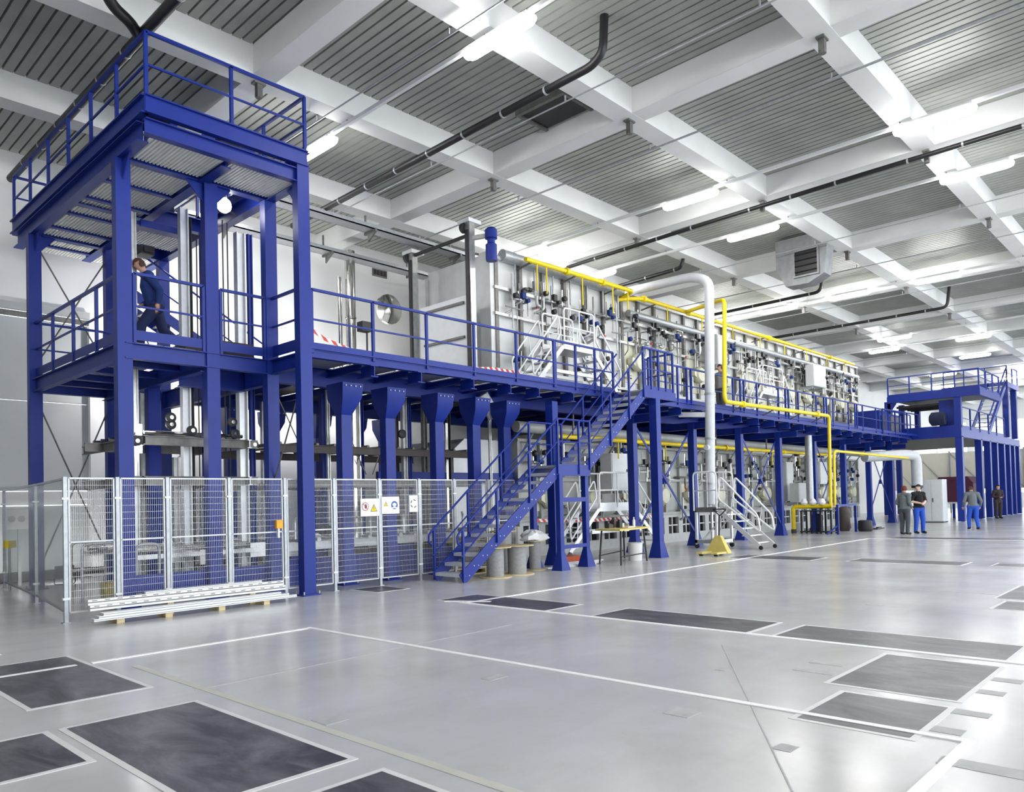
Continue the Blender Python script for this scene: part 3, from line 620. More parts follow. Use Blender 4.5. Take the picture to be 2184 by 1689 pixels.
for y in (YS0-.03, YS1+.03):
    A, B, C, D = (9.95, y, 1.0), (XL0, y, ZLd+1.02), (XL1, y, ZLd+1.02), (XTop, y, ZP+1.02)
    MB().tube(rounded([(9.93, y, .72), (9.86, y, .76), (9.86, y, .92), (9.95, y, 1.0), B, C, D], .06), .022, 8).build('handrail', 'blue', sc)
    o = V(0, 0, -.5); MB().tube([V(A)+o+V(.0, 0, 0), V(B)+o, V(C)+o, V(D)+o], .016, 8).build('mid_rail', 'blue', sc)
    for (x, zb, zt) in [(10.0, .02, 1.02), (10.95, .72, 1.79), (11.95, 1.5, 2.59), (XL0, ZLd-.2, ZLd+1.02), (XL0+.75, ZLd-.2, ZLd+1.0), (XL1, ZLd-.1, ZLd+1.02), (14.9, 2.8, 4.06), (15.7, 3.5, 4.73)]:
        MB().box(x-.022, y-.022, zb, x+.022, y+.022, zt).build('rail_post', 'blue', sc)
# top landing
MB().box(XTop-.05, YS0-.05, ZP-.2, 17.85, YS0, ZP+.02).box(XTop-.05, YS1, ZP-.2, 17.85, YS1+.04, ZP+.02).box(17.8, YS0, ZP-.2, 17.85, YS1, ZP+.02).build('landing_beam', 'blue', sc)
MB().box(XTop-.05, YS0, ZP-.04, 17.8, YS1, ZP).build('landing_plate', 'zinc', sc)
column(sc, 16.95, YS0+.05, 0, ZP-.2, .2, .22, False); flared_foot(sc, 16.95, YS0+.05, .2, .22)
railing(sc, (XTop, YS0), (17.8, YS0), ZP, 4, toe=.12); railing(sc, (17.82, YS0), (17.82, YS1), ZP, 1, toe=.12, ends=(False, True))

# ------------------------------------------------------------------ furnaces
def burner(par, x, z, yf, kind):
    """one burner: cream fan drum, motor, pipes"""
    b = MB().lathe([(.05, 0), (.24, -.02), (.3, -.1), (.3, -.2), (.24, -.28), (.08, -.3)], (x, yf-.1, z), 18, 'y').prism([(x-.42, z-.06), (x-.1, z-.2), (x-.1, z+.1), (x-.42, z+.12)], 'y', yf-.32, yf-.12).build('burner', 'cream', par)
    MB().lathe([(.09, 0), (.09, .2), (.06, .24)], (x+.22, yf-.22, z), 12, 'x').build('motor', 'dullsteel', b)
    MB().tube(rounded([(x, yf-.18, z+.2), (x, yf-.18, z+.62), (x+.1, yf-.05, z+.75)], .1), .045, 8).build('feed_pipe', 'steel', b)
def valve(par, x, z, yf, m='black'):
    b = MB().tube(rounded([(x-.28, yf-.1, z), (x-.28, yf-.3, z), (x+.28, yf-.3, z), (x+.28, yf-.05, z)], .08), .028, 8).lathe([(.05, -.03), (.05, .03)], (x-.1, yf-.3, z), 10, 'x').lathe([(.05, -.03), (.05, .03)], (x+.15, yf-.3, z), 10, 'x').build('valve_train', 'steel', par)
    MB().box(x-.07, yf-.4, z+.03, x+.07, yf-.26, z+.2).lathe([(.06, 0), (.06, .12)], (x+.16, yf-.42, z), 12, 'y').build('actuator', m, b)
    MB().tube([(x-.1, yf-.3, z), (x-.1, yf-.3, z+.45)], .018, 6).build('gauge_pipe', 'chrome', b); MB().tube([(x+.22, yf-.3, z), (x+.22, yf-.3, z-.4)], .014, 6).build('gauge_pipe', 'chrome', b)
YF = 14.2
up = thing('upper_furnace', 'long pale steel roller furnace standing on top of the blue platform', 'furnace', (28, 15.5, ZP))
MB().box(14.5, YF, 5.05, 41.3, 17.0, 8.1).build('body', 'panel', up)
pm = MB().box(0, -.03, 0, .86, 0, 1.42).mesh('wall_panel', 'panel'); sm = MB().box(-.06, -.13, 0, .06, 0, 3.05).mesh('stiffener', 'dullsteel')
nb = 28; px_ = (41.3-14.5)/nb
for i in range(nb+1):
    x = 14.5+i*px_; shared('stiffener', sm, up, (x, YF, 5.05))
    if i < nb:
        for k, z in enumerate((5.1, 6.6)): shared('wall_panel', pm, up, (x+.05, YF, z))
for z in (5.05, 6.55, 7.25, 8.05): MB().box(14.4, YF-.16, z-.04, 41.35, YF, z+.04).build('wall_rail', 'steel', up)
MB().box(14.5, YF-.05, ZP+.02, 41.3, 17.0, 4.4).build('base_frame', 'panelwhite', up)
for i in range(40):
    x = 14.7+i*.67; MB().box(x-.05, YF-.1, 4.4, x+.05, YF+.1, 5.0).build('foot', 'panelwhite' if i % 3 else 'brown', up)
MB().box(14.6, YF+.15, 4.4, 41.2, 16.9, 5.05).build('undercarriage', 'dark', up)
for i in range(11):
    x = 20.9+i*1.95; MB().box(x-.62, YF-.06, 5.3, x+.62, YF-.02, 6.75).build('burner_plate', 'cream', up); burner(up, x, 5.95, YF, 0)
for i in range(20): valve(up, 15.3+i*1.32, 7.0+.18*(i % 2), YF, 'black' if i % 3 else 'jkblue')
for i in range(22):
    x = 15.0+i*1.2; b = MB().tube([(x, YF-.22, 6.2), (x, YF-.22, 7.7)], .025, 6).tube([(x+.25, YF-.16, 5.3), (x+.25, YF-.16, 7.0)], .018, 6).tube([(x-.3, YF-.25, 6.75), (x+.4, YF-.25, 6.75)], .02, 6).build('cooling_pipe', 'chrome' if i % 2 else 'steel', up)
for i in range(9):
    x = 15.5+i*2.9; b = MB().lathe([(.1, 0), (.1, .26), (.07, .3)], (x, YF+.5, 8.2), 12).lathe([(.13, -.1), (.13, 0)], (x, YF+.5, 8.2), 12).build('roof_motor', 'blue', up)
MB().tube([(14.7, YF-.15, 8.15), (20.2, YF-.15, 8.15)], .16, 14).build('manifold_duct', 'zinc', up); MB().tube([(20.4, YF-.25, 7.5), (41, YF-.25, 7.5)], .11, 12).build('manifold_duct', 'zinc', up)
for i in range(7): MB().tube([(15.2+i*.8, YF-.15, 8.1), (15.2+i*.8, YF-.15, 7.2)], .03, 6).build('drop_pipe', 'zinc', up)
# end face: frame posts, rising door and its guides
MB().box(14.28, YF-.1, 4.4, 14.52, YF+.3, 8.2).build('end_post', 'panel', up); MB().box(14.3, 16.75, 4.4, 14.52, 17.05, 8.0).build('end_post', 'panel', up)
MB().box(14.42, YF+.3, 6.4, 14.52, 16.75, 8.2).build('end_panel', 'panel', up)
dr = MB().box(13.62, YF+.05, 4.75, 13.74, 16.2, 6.93).build('lift_door', 'panelwhite', up)
for z in (4.95, 5.85, 6.75): MB().box(13.56, YF+.2, z-.03, 13.62, 16.0, z+.03).build('door_rib', 'dullsteel', dr)
for (y, zt) in [(YF-.08, 8.75), (16.42, 8.5)]:
    g = MB().box(13.5, y-.09, 4.5, 13.68, y+.09, zt).build('door_guide', 'steel', up); MB().box(13.46, y-.05, 5.0, 13.5, y+.05, zt-.2).build('chain', 'dark', g)
    MB().lathe([(.13, -.05), (.13, .05)], (13.5, y+.12, zt-.12), 16, 'y').build('sprocket', 'dark', g)
    MB().box(13.45, y-.12, zt, 13.9, y+.3, zt+.1).build('guide_head', 'panelwhite', g)
MB().tube([(13.6, YF-.1, 8.45), (13.6, 16.4, 8.45)], .05, 10).build('door_shaft', 'dark', up)
mo = MB().lathe([(.14, 0), (.15, .06), (.15, .42), (.1, .46), (.1, .56), (.16, .58), (.16, .8), (.1, .86)], (13.9, YF-.55, 7.72), 18).build('door_motor', 'blue', up); MB().bar((13.6, YF-.1, 8.35), (13.9, YF-.5, 8.4), .1, .1).build('motor_bracket', 'steel', mo)
MB().lathe([(.12, 0), (.42, .1), (.42, .2), (.2, .42)], (13.2, 16.9, 7.0), 18, 'y').build('exhaust_cone', 'chrome', up)
for (px, py, hh) in [(1588-20, 700, 1.0), (1748, 795, .95)]:
    pass

lo = thing('lower_furnace', 'long pale steel roller furnace on the floor under the blue platform', 'furnace', (28, 15.5, 0))
LX0, LX1 = 15.2, 41.0
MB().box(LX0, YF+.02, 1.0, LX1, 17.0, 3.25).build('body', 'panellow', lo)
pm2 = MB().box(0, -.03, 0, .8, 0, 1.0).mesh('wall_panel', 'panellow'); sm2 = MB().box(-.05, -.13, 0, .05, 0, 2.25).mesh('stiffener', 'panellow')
n2 = 28; p2 = (LX1-LX0)/n2
for i in range(n2+1):
    x = LX0+i*p2; shared('stiffener', sm2, lo, (x, YF, 1.0))
    if i < n2:
        for z in (1.1, 2.15): shared('wall_panel', pm2, lo, (x+.06, YF, z))
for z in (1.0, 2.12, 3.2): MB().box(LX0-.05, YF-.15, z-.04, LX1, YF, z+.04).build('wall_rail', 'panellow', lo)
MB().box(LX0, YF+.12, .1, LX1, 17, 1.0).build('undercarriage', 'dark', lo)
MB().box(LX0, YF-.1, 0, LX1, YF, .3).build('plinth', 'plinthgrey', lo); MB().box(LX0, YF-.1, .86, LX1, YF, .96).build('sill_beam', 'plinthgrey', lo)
for i in range(n2+1):
    x = LX0+i*p2; MB().box(x-.14, YF-.1, .3, x+.14, YF, .86).build('plinth_post', 'plinthgrey', lo)
    if i < n2: MB().box(x+.42, YF-.06, .3, x+.46, YF-.02, .86).box(x+.14, YF-.06, .56, x+p2-.14, YF-.02, .6).build('plinth_grille', 'cabinet', lo)
for i in range(13):
    x = 16.3+i*1.95; MB().box(x-.45, YF-.06, 1.25, x+.45, YF-.02, 2.0).build('burner_plate', 'cream', lo); burner(lo, x, 1.6, YF, 0)
for i in range(19): valve(lo, 15.7+i*1.32, 2.6+.12*(i % 2), YF, 'black' if i % 3 else 'jkblue')
MB().tube([(14.6, 13.6, 3.5), (40.5, 13.6, 3.5)], .15, 12).build('manifold_duct', 'panellow', lo)
for i in range(20): MB().tube([(15.3+i*1.3, 13.6, 3.4), (15.3+i*1.3, 14.0, 2.9)], .03, 6).build('drop_pipe', 'zinc', lo)
def clutter(par, x0, x1, z0, z1, yf, n, rs):
    g = random.Random(rs)
    for i in range(n):
        x = x0+(x1-x0)*(i+g.random()*.8)/n; z = g.uniform(z0, z1); y = yf-g.uniform(.14, .34); k = g.randrange(5); dx = g.uniform(.15, .4)*g.choice((-1, 1)); dz = g.uniform(.15, .4)*g.choice((-1, 1))
        pts = [(x, yf-.05, z), (x, y, z), (x+dx, y, z), (x+dx, y, z+dz)] if k < 3 else [(x, y, z+abs(dz)), (x, y, z-abs(dz)), (x+dx*.5, yf-.05, z-abs(dz)-.1)]
        c = MB().tube(rounded(pts, .06, 3), g.choice((.016, .02, .03, .04)), 7).build('service_pipe', g.choice(('chrome', 'steel', 'zinc', 'dullsteel', 'alu')), par)
        if k in (0, 1, 3): MB().lathe([(.03, -.07), (.06, -.05), (.06, .05), (.03, .07)], (x+dx*.5, y, z), 10, 'x').build('valve_body', g.choice(('steel', 'chrome', 'dark')), c)
        if k in (1, 4): MB().lathe([(.05, 0), (.075, .02), (.075, .12), (.05, .14)], (x, y-.16, z+.05), 12, 'y').build('actuator', g.choice(('black', 'black', 'jkblue', 'dark')), c)
        if i % 9 == 4: MB().lathe([(.02, 0), (.045, .01), (.045, .04), (.02, .05)], (x+dx, y-.04, z+dz), 10, 'y').build('hand_wheel', 'redmat', c)
clutter(up, 15.0, 41.0, 6.55, 7.45, YF, 90, 3); clutter(up, 15.0, 41.0, 5.2, 6.5, YF, 34, 4); clutter(lo, LX0+.2, 40.5, 2.15, 3.0, YF, 72, 5); clutter(lo, LX0+.2, 40.5, 1.1, 2.0, YF, 24, 6)
MB().prism([(13.2, .9), (15.2, .9), (15.2, 3.2), (13.6, 3.2), (13.2, 2.9)], 'y', YF+.3, 16.8).build('entry_hood', 'panel', lo)
MB().box(10.6, 14.2, 2.05, 15.2, 14.3, 2.3).build('entry_beam', 'blue', lo)
q = atY(1041, 866, 13.0); MB().tube([(q.x-.16, 13.05, q.z+.26), (q.x+.16, 12.95, q.z-.26)], .16, 16).build('filter_drum', 'panelwhite', lo)

# ------------------------------------------------------------------ conveyor between tower and lower furnace
cv = thing('roller_conveyor', 'steel roller conveyor running from the lift to the lower furnace', 'conveyor', (10, 14.2, 0))
for z, m in ((.75, 'alu'), (2.0, 'dullsteel'), (2.7, 'brown')):
    for y in (13.55, 16.0): MB().ibeam((7.6, y, z), (13.1, y, z), .08, .16).build('side_rail', m, cv)
for k in range(13):
    x = 7.8+k*.42; MB().tube([(x, 13.6, .86), (x, 15.9, .86)], .05, 8).build('conveyor_roller', 'steel', cv)
    MB().tube([(x, 13.6, 2.8), (x, 15.9, 2.8)], .035, 8).build('conveyor_roller', 'dullsteel', cv)
for (px, Y, m, wd, z1) in [(757, 13.8, 'chrome', .16, 4.0), (862, 13.9, 'steel', .1, 4.0), (873, 14.0, 'blue', .07, 4.0), (770, 14.3, 'blue', .09, 4), (690, 14.4, 'blue', .12, 4), (905, 14.6, 'dullsteel', .1, 4), (952, 14.0, 'chrome', .05, 3.5), (955, 14.2, 'dark', .1, 3.8), (700, 13.9, 'steel', .06, 4), (1045, 14.2, 'steel', .06, 3.8), (845, 16.5, 'dullsteel', .1, 4)]:
    x = atY(px, 950, Y).x; MB().ibeam((x, Y, .05), (x, Y, z1), wd, wd*1.2, .02).build('mast', m, cv)
for (a, b) in [((7.7, 13.5, 3.7), (8.5, 13.5, 2.1)), ((9.2, 13.7, 3.6), (9.9, 13.7, 2.2)), ((10.6, 13.6, 3.6), (10.0, 13.6, 2.2))]: MB().tube([a, b], .012, 6).build('brace_rod', 'dullsteel', cv)
for (px, py) in [(745, 935), (860, 925), (885, 1100), (690, 1130), (700, 1130), (745, 1120)]:
    p = atY(px, py, 13.5); MB().lathe([(.08, 0), (.1, .01), (.1, .07), (.07, .08)], (p.x, p.y, p.z), 14, 'y').build('wheel', 'dark', cv)
for k in range(6): MB().tube(rounded([(8.0+k*.9, 13.45, .9), (8.0+k*.9, 13.45, 1.25), (8.12+k*.9, 13.6, 1.3)], .05), .03, 8).build('air_hose', 'alu', cv)
for k in range(4):
    x = 8.3+k*1.25; MB().box(x-.3, 13.6, .25, x+.3, 14.0, .7).build('drive_box', 'dark' if k % 2 else 'blue', cv)
MB().box(7.5, 13.45, .0, 13.1, 13.55, .5).build('skirt', 'blue', cv)
# ------------------------------------------------------------------ flues and vent pipes
fx = atY(747, 640, 18.4).x
t = thing('flue_pipe', 'shiny round steel flue behind the platform railing', 'flue', (fx, 18.4, ZP))
MB().lathe([(.15, 0), (.15, 1.2), (.17, 1.22), (.17, 1.26), (.15, 1.28), (.15, 2.6), (.17, 2.62), (.17, 2.66), (.15, 2.68), (.15, 4.6)], (fx, 18.4, ZP), 24).build('flue', 'chrome', t)
MB().lathe([(.07, 0), (.07, 3.8)], (fx-.3, 18.5, ZP), 16).build('side_flue', 'chrome', t)
t = thing('vent_pipe', 'tall pale grey round vent pipe bending back over the furnace', 'vent pipe', (20.75, 11.3, 1.2))
MB().tube(rounded([(20.62, 11.35, 1.3), (20.95, 11.35, 8.1), (21.0, 12.0, 8.35), (21.2, 16.0, 8.45)], .32, 6), .145, 20).build('pipe', 'greyp', t)
for z in (4.6, 3.25, 1.9): x = 20.62+.33*(z-1.3)/6.8; MB().lathe([(.165, 0), (.165, .05)], (x, 11.35, z), 20).build('joint_band', 'zinc', t)
MB().bar((20.75, 11.45, 4.0), (20.4, 12.2, 4.05), .2, .14).build('support_bracket', 'greyp', t); MB().lathe([(.08, 0), (.08, .35)], (20.45, 11.35, 3.0), 14, 'x').build('branch', 'greyp', t)
t = thing('duct_bend', 'grey insulated duct bend coming out under the platform far end', 'duct', (39.5, 11.3, 0))
MB().tube(rounded([(37.0, 12.4, 3.2), (39.2, 11.3, 3.3), (39.9, 11.0, 3.25), (39.9, 11.0, 1.7)], .6, 6), .24, 16).build('pipe', 'greyp', t); MB().lathe([(.26, 0), (.26, .12)], (39.9, 11.0, 1.7), 16).build('collar', 'dark', t)
MB().box(39.78, 10.88, 0, 40.02, 11.12, 1.7).build('leg', 'greyp', t)
# ------------------------------------------------------------------ yellow gas pipes
def gpipe(lab, pts, r, drops=(), flanges=(), stays=()):
    t = thing('gas_pipe', lab, 'gas pipe', pts[0], 'yellow gas pipes')
    MB().tube(rounded(pts, .2), r, 12).build('pipe', 'yellow', t)
    for (x, y, z, L) in drops: MB().tube([(x, y, z), (x, y, z-L)], .022, 8).build('drop_pipe', 'yellow', t)
    for (x, y, z) in flanges: MB().lathe([(r*1.6, -.06), (r*1.6, .06)], (x, y, z), 14, 'x').build('flange', 'yellow', t)
    for (a, b) in stays: MB().bar(a, b, .04, .04).build('stay', 'dullsteel', t)
    return t
gy = 13.6
gpipe('yellow gas main along the near half of the upper furnace top', [(15.15, gy, 8.03), (19.9, gy, 8.08), (20.2, gy, 8.08), (20.2, gy+.5, 7.95)], .065,
      [(15.6, gy, 8, .75), (16.0, gy, 8, .75), (17.6, gy, 8, .8), (19.1, gy, 8, .8), (19.9, gy, 8, .55)], [(16.9, gy, 8.05), (18.6, gy, 8.06)], [((x, gy, 8.0), (x, YF, 7.9)) for x in (15.4, 17.3, 19.3)])
gpipe('yellow gas main along the far half of the upper furnace top', [(20.1, gy+.5, 7.9), (20.7, gy, 7.95), (39.5, gy, 7.96)], .065,
      [(22.2+2.3*k, gy, 7.95, .5) for k in range(8)], [(20.8, gy, 7.95), (23.6, gy, 7.95), (29.9, gy, 7.95), (36.4, gy, 7.95)], [((x, gy, 7.9), (x, YF, 7.8)) for x in (21.5, 25.5, 29.5, 33.5, 38.5)])
gpipe('yellow gas riser bending down the platform front beside the grey vent pipe', [(23.4, gy, 7.95), (21.88, 11.35, 7.68), (21.68, 11.35, 4.47), (22.3, 11.35, 4.47), (30.08, 11.35, 4.56), (29.95, 11.35, 1.0)], .065, (), [(22.9, 11.35, 4.47), (28.9, 11.35, 4.55)],
      [((x, 11.35, 4.47), (x, Y0, 4.3)) for x in (23, 25.2, 27.4, 29.4)])
gpipe('yellow gas main along the lower furnace under the platform', [(15.6, 13.2, 2.3), (15.6, 13.2, 3.27), (34.5, 13.2, 3.27)], .065, [(18.6+2.6*k, 13.2, 3.27, .55) for k in range(6)], [(19.9, 13.2, 3.27), (25.2, 13.2, 3.27), (30, 13.2, 3.27)],
      [((x, 13.2, 3.3), (x, 13.2, 3.9)) for x in (16.5, 20.5, 24.5, 28.5, 32.5)])
gpipe('thin yellow gas branch from the riser to the far grey duct bend', [(30.25, 11.3, 1.05), (30.35, 11.3, 3.2), (38.6, 11.0, 3.1)], .05, (), [(33.5, 11.3, 3.17)], ())
# gas control stand
gs = thing('gas_valve_stand', 'gas control stand with yellow pipes and valves on a black frame', 'valve stand', (29.8, 12, 0))
GX = 29.75; g0 = fl(1691, 1137)
MB().tube(rounded([(GX, 12.75, .12), (GX, 12.75, 1.05), (GX, 12.3, 1.05), (29.95, 11.5, 1.05), (29.95, 11.3, 1.05)], .15), .085, 12).build('inlet_pipe', 'yellow', gs); MB().tube([(GX, 12.75, .0), (GX, 12.75, .16)], .1, 12).build('floor_socket', 'brown', gs)
for y in (12.35, 11.95, 11.6, 11.2):
    for x in (GX-.2, GX+.3): MB().box(x-.03, y-.03, 0, x+.03, y+.03, .9).build('leg', 'black', gs)
MB().box(GX-.24, 11.15, .86, GX+.34, 12.4, .9).build('top_frame', 'black', gs); MB().box(GX-.24, 11.15, .05, GX+.34, 12.4, .09).build('base_frame', 'black', gs)
for y in (12.3, 11.95, 11.6): MB().lathe([(.1, -.08), (.14, 0), (.1, .1), (.05, .16)], (GX, y, 1.2), 14).build('regulator', 'white', gs)
MB().lathe([(.13, 0), (.13, .6), (.08, .66)], (GX+.05, 11.75, .1), 14).build('gas_bottle', 'navy', gs); MB().tube([(GX+.1, 12.1, 1.2), (GX+.1, 12.1, 2.6)], .05, 8).build('vent_tube', 'zinc', gs); MB().tube([(30.6, 12.4, 1.0), (30.6, 12.4, 3.9)], .14, 14).build('exhaust_pipe', 'zinc', gs)
q = fl(1705, 1132); tag(MB().lathe([(.15, 0), (.17, .32), (.175, .34)], (q.x, q.y, 0), 18).build('bucket', 'white'), 'white plastic bucket beside the yellow gas stand', 'bucket')
q = fl(1722, 1133)
t = thing('hand_trolley', 'small aluminium hand trolley in front of the gas control stand', 'trolley', (q.x, q.y, 0))
MB().tube(rounded([(q.x-.15, q.y+.1, .1), (q.x-.15, q.y+.1, 1.0), (q.x+.1, q.y-.1, 1.0), (q.x+.1, q.y-.1, .1)], .1), .02, 8).build('frame', 'alu', t); MB().box(q.x-.15, q.y-.12, .06, q.x+.1, q.y+.1, .09).build('shelf', 'alu', t)
for dy in (-.1, .1): MB().lathe([(.06, -.02), (.06, .02)], (q.x, q.y+dy, .06), 12, 'y').build('wheel', 'black', t)
# white and grey control cabinets
def cabinet(lab, px0, py0, px1, py1, Y, dep=.35, name='control_cabinet'):
    a, b = atY(px0, py0, Y), atY(px1, py1, Y)
    t = thing(name, lab, 'cabinet', (a.x, Y, b.z))
    MB().box(a.x, Y, b.z, b.x, Y+dep, a.z).build('body', 'cabinet', t); MB().box(a.x+.03, Y-.02, b.z+.03, b.x-.03, Y, a.z-.03).build('door', 'cabinet', t)
    MB().box(b.x-.1, Y-.04, (a.z+b.z)/2-.06, b.x-.07, Y-.02, (a.z+b.z)/2+.06).build('handle', 'dark', t)
    MB().box(a.x+.1, Y+.1, b.z-.12, a.x+.16, Y+dep+.6, b.z).build('bracket', 'zinc', t); MB().box(b.x-.16, Y+.1, b.z-.12, b.x-.1, Y+dep+.6, b.z).build('bracket', 'zinc', t)
    return t
cabinet('light grey control cabinet fixed on the lower furnace above the platform steps', 1303, 966, 1340, 1043, 13.3, .4)
cabinet('white control cabinet high on the upper furnace behind the grey vent pipe', 1529, 712, 1551, 780, 13.4)
cabinet('white control cabinet high near the far end of the upper furnace', 1734, 776, 1762, 828, 13.4)
cabinet('white control cabinet behind the yellow gas stand', 1702, 1030, 1728, 1070, 12.9)
cabinet('slim grey control cabinet behind the yellow gas risers', 1748, 985, 1765, 1032, 13.0)
cabinet('pale blue-grey cabinet column under the platform by the gas stand', 1676, 985, 1694, 1068, 13.7)
# ------------------------------------------------------------------ safety fence
YFN = 11.88
FP = [3.47, 4.16, 4.88, 5.87, 6.87, 7.86, 8.87, 9.85, 10.8, 11.8, 12.7]
FH = 2.02
def wire_panel(t, a, b, z0, z1):
    """steel wire panel from a to b (both x, y)"""
    A, B = V(a[0], a[1], 0), V(b[0], b[1], 0); d = (B-A).normalized(); L = (B-A).length; k = MB()
    f = MB()
    for z in (z0, z1, 1.12): f.bar(A+V(0,0,z), B+V(0,0,z), .022, .022)
    f.bar(A+V(0,0,z0), A+V(0,0,z1), .022, .022).bar(B+V(0,0,z0), B+V(0,0,z1), .022, .022); f.build('panel_frame', 'wire', t)
    n = int(L/.028); r = .0026
    for i in range(1, n):
        p = A+d*(L*i/n); k.bar(p+V(0,0,z0), p+V(0,0,z1), r, r)
    for i in range(1, 19):
        z = z0+(z1-z0)*i/19; k.bar(A+V(0,-.003,z), B+V(0,-.003,z), .004, .004)
    k.build('wire_mesh', 'wire', t, 'stuff')
def fence_post(t, x, y):
    p = MB().box(x-.025, y-.025, .01, x+.025, y+.025, FH+.02).build('post', 'zinc', t); MB().box(x-.05, y-.05, 0, x+.05, y+.05, .01).build('foot_plate', 'zinc', p)
    MB().box(x-.045, y-.035, FH-.3, x+.045, y+.035, FH-.27).box(x-.045, y-.035, .32, x+.045, y+.035, .35).build('clamp', 'white', p)
for i in range(len(FP)-1):
    a, b = FP[i], FP[i+1]
    t = thing('fence_panel', 'wire mesh safety fence panel, %s from the corner by the metal profiles' % ORD[i], 'fence panel', (a, YFN, 0), 'mesh panels of the safety fence')
    fence_post(t, a, YFN)
    wire_panel(t, (a+.05, YFN), (b-.05, YFN), .14, FH)
    if i == 4:
        pass
t = thing('gate_lock', 'orange lock switch on the fence gate post', 'lock', (6.72, YFN-.04, 1.25))
MB().box(6.66, YFN-.1, 1.18, 6.78, YFN-.03, 1.32).build('case', 'amber', t); MB().box(6.69, YFN-.09, 1.02, 6.72, YFN-.05, 1.18).build('key', 'white', t)
SP = [(3.5, YFN), (3.9, 14.9), (4.25, 18.4)]
for i in range(2):
    (ax, ay), (bx, by) = SP[i], SP[i+1]
    t = thing('clear_screen', ['clear plastic fence screen next to the corner post', 'clear plastic fence screen reaching back to the wall'][i], 'screen', (ax, ay, 0), 'clear plastic fence screens')
    A, B = V(ax, ay+.06, 0), V(bx, by-.04, 0)
    MB().bar(A+V(0,0,1.08), B+V(0,0,1.08), .006, 1.86).build('sheet', 'clear', t)
    MB().bar(A+V(0,0,FH), B+V(0,0,FH), .04, .03).build('top_rail', 'zinc', t); MB().bar(A+V(0,0,.14), B+V(0,0,.14), .03, .03).build('bottom_rail', 'zinc', t); fence_post(t, bx, by)
# warning signs on the fence
def disc(c, r, n=20): return [(c[0]+r*math.cos(2*math.pi*i/n), c[1]+r*math.sin(2*math.pi*i/n)) for i in range(n)]
def sign(lab, x0, x1, z0, z1, items, y=YFN-.03):
    t = thing('warning_sign', lab, 'sign', (x0, y, z0), 'white warning signs on the safety fence'); MB().box(x0, y-.004, z0, x1, y, z1).build('board', 'white', t)
    for kind, u, v, r in items:
        x, z = x0+(x1-x0)*u, z0+(z1-z0)*v; Y = y-.004
        if kind == 'ban':
            MB().prism(disc((x, z), r), 'y', Y-.002, Y).build('red_ring', 'redmat', t); MB().prism(disc((x, z), r*.84), 'y', Y-.003, Y-.002).build('ring_field', 'white', t)
            h = MB().prism(disc((x+r*.12, z-r*.15), r*.32, 12), 'y', Y-.005, Y-.003)
            for k in range(4): h.box(x-r*.18+k*r*.16, Y-.005, z, x-r*.07+k*r*.16, Y-.003, z+r*(.5+.08*(1 if k in (1, 2) else 0)))
            h.build('hand_mark', 'black', t); MB().bar((x-r*.62, Y-.006, z+r*.62), (x+r*.62, Y-.006, z-r*.62), .002, r*.14, (.7, 0, .7)).build('red_bar', 'redmat', t)
        if kind == 'tri':
            MB().prism([(x-r, z-r*.8), (x+r, z-r*.8), (x, z+r*.95)], 'y', Y-.002, Y).build('triangle_edge', 'black', t); MB().prism([(x-r*.8, z-r*.68), (x+r*.8, z-r*.68), (x, z+r*.7)], 'y', Y-.003, Y-.002).build('triangle', 'signyellow', t)
            MB().box(x-r*.06, Y-.004, z-r*.25, x+r*.06, Y-.003, z+r*.35).box(x-r*.06, Y-.004, z-r*.5, x+r*.06, Y-.003, z-r*.36).build('exclamation_mark', 'black', t)
        if kind == 'blue':
            MB().prism(disc((x, z), r), 'y', Y-.002, Y).build('blue_disc', 'signblue', t)
            MB().prism(disc((x, z+r*.1), r*.5, 12), 'y', Y-.003, Y-.002).box(x-r*.7, Y-.003, z-r*.75, x+r*.7, Y-.002, z-r*.45).build('head_mark', 'white', t); MB().box(x-r*.62, Y-.004, z, x-r*.4, Y-.003, z+r*.35).box(x+r*.4, Y-.004, z, x+r*.62, Y-.003, z+r*.35).build('ear_mark', 'white', t)
        if kind == 'arrow':
            a = MB()
            for k in range(4):
                q = arc((x, Y-.002, z), (1, 0, 0), (0, 0, 1), r, R(50+75*k), R(95+75*k), 4)
                for s0, s1 in zip(q[:-1], q[1:]): a.bar(s0, s1, .003, r*.2, (0, 1, 0) if False else (0, 0, 1))
            a.build('arrow_ring', 'black', t)
sign('white sign with a red ban ring and a yellow triangle on the fence', 8.42, 8.84, 1.33, 1.66, [('ban', .25, .55, .08), ('tri', .72, .45, .08)])
sign('white sign with a small yellow triangle and a blue disc on the fence', 8.9, 9.33, 1.36, 1.69, [('tri', .25, .58, .05), ('blue', .72, .5, .08)])
sign('narrow white sign with a broken black ring on the fence', 9.58, 9.8, 1.38, 1.71, [('arrow', .5, .5, .075)])
t = thing('notice_board', 'white notice sheet behind the clear screen by the wall', 'notice', (4.3, 18.3, 1.2)); MB().box(4.35, 18.9, 1.2, 4.95, 18.93, 1.62).build('sheet', 'white', t)
MB().prism(disc((4.5, 1.42), .07), 'y', 18.895, 18.9).prism(disc((4.68, 1.42), .07), 'y', 18.895, 18.9).build('round_mark', 'joint', t); MB().box(4.62, 18.93, 0, 4.68, 18.97, 1.6).build('stand', 'zinc', t)
t = thing('emergency_button', 'yellow emergency stop box on a thin stand at the photo edge', 'stop button', (3.9, 17.2, 0))
q = fl(4, 1255); MB().tube([(q.x, q.y-.6, 0), (q.x, q.y-.6, 1.0)], .025, 8).build('stand', 'zinc', t); MB().box(q.x-.09, q.y-.68, .85, q.x+.1, q.y-.52, 1.0).build('case', 'yellow', t)
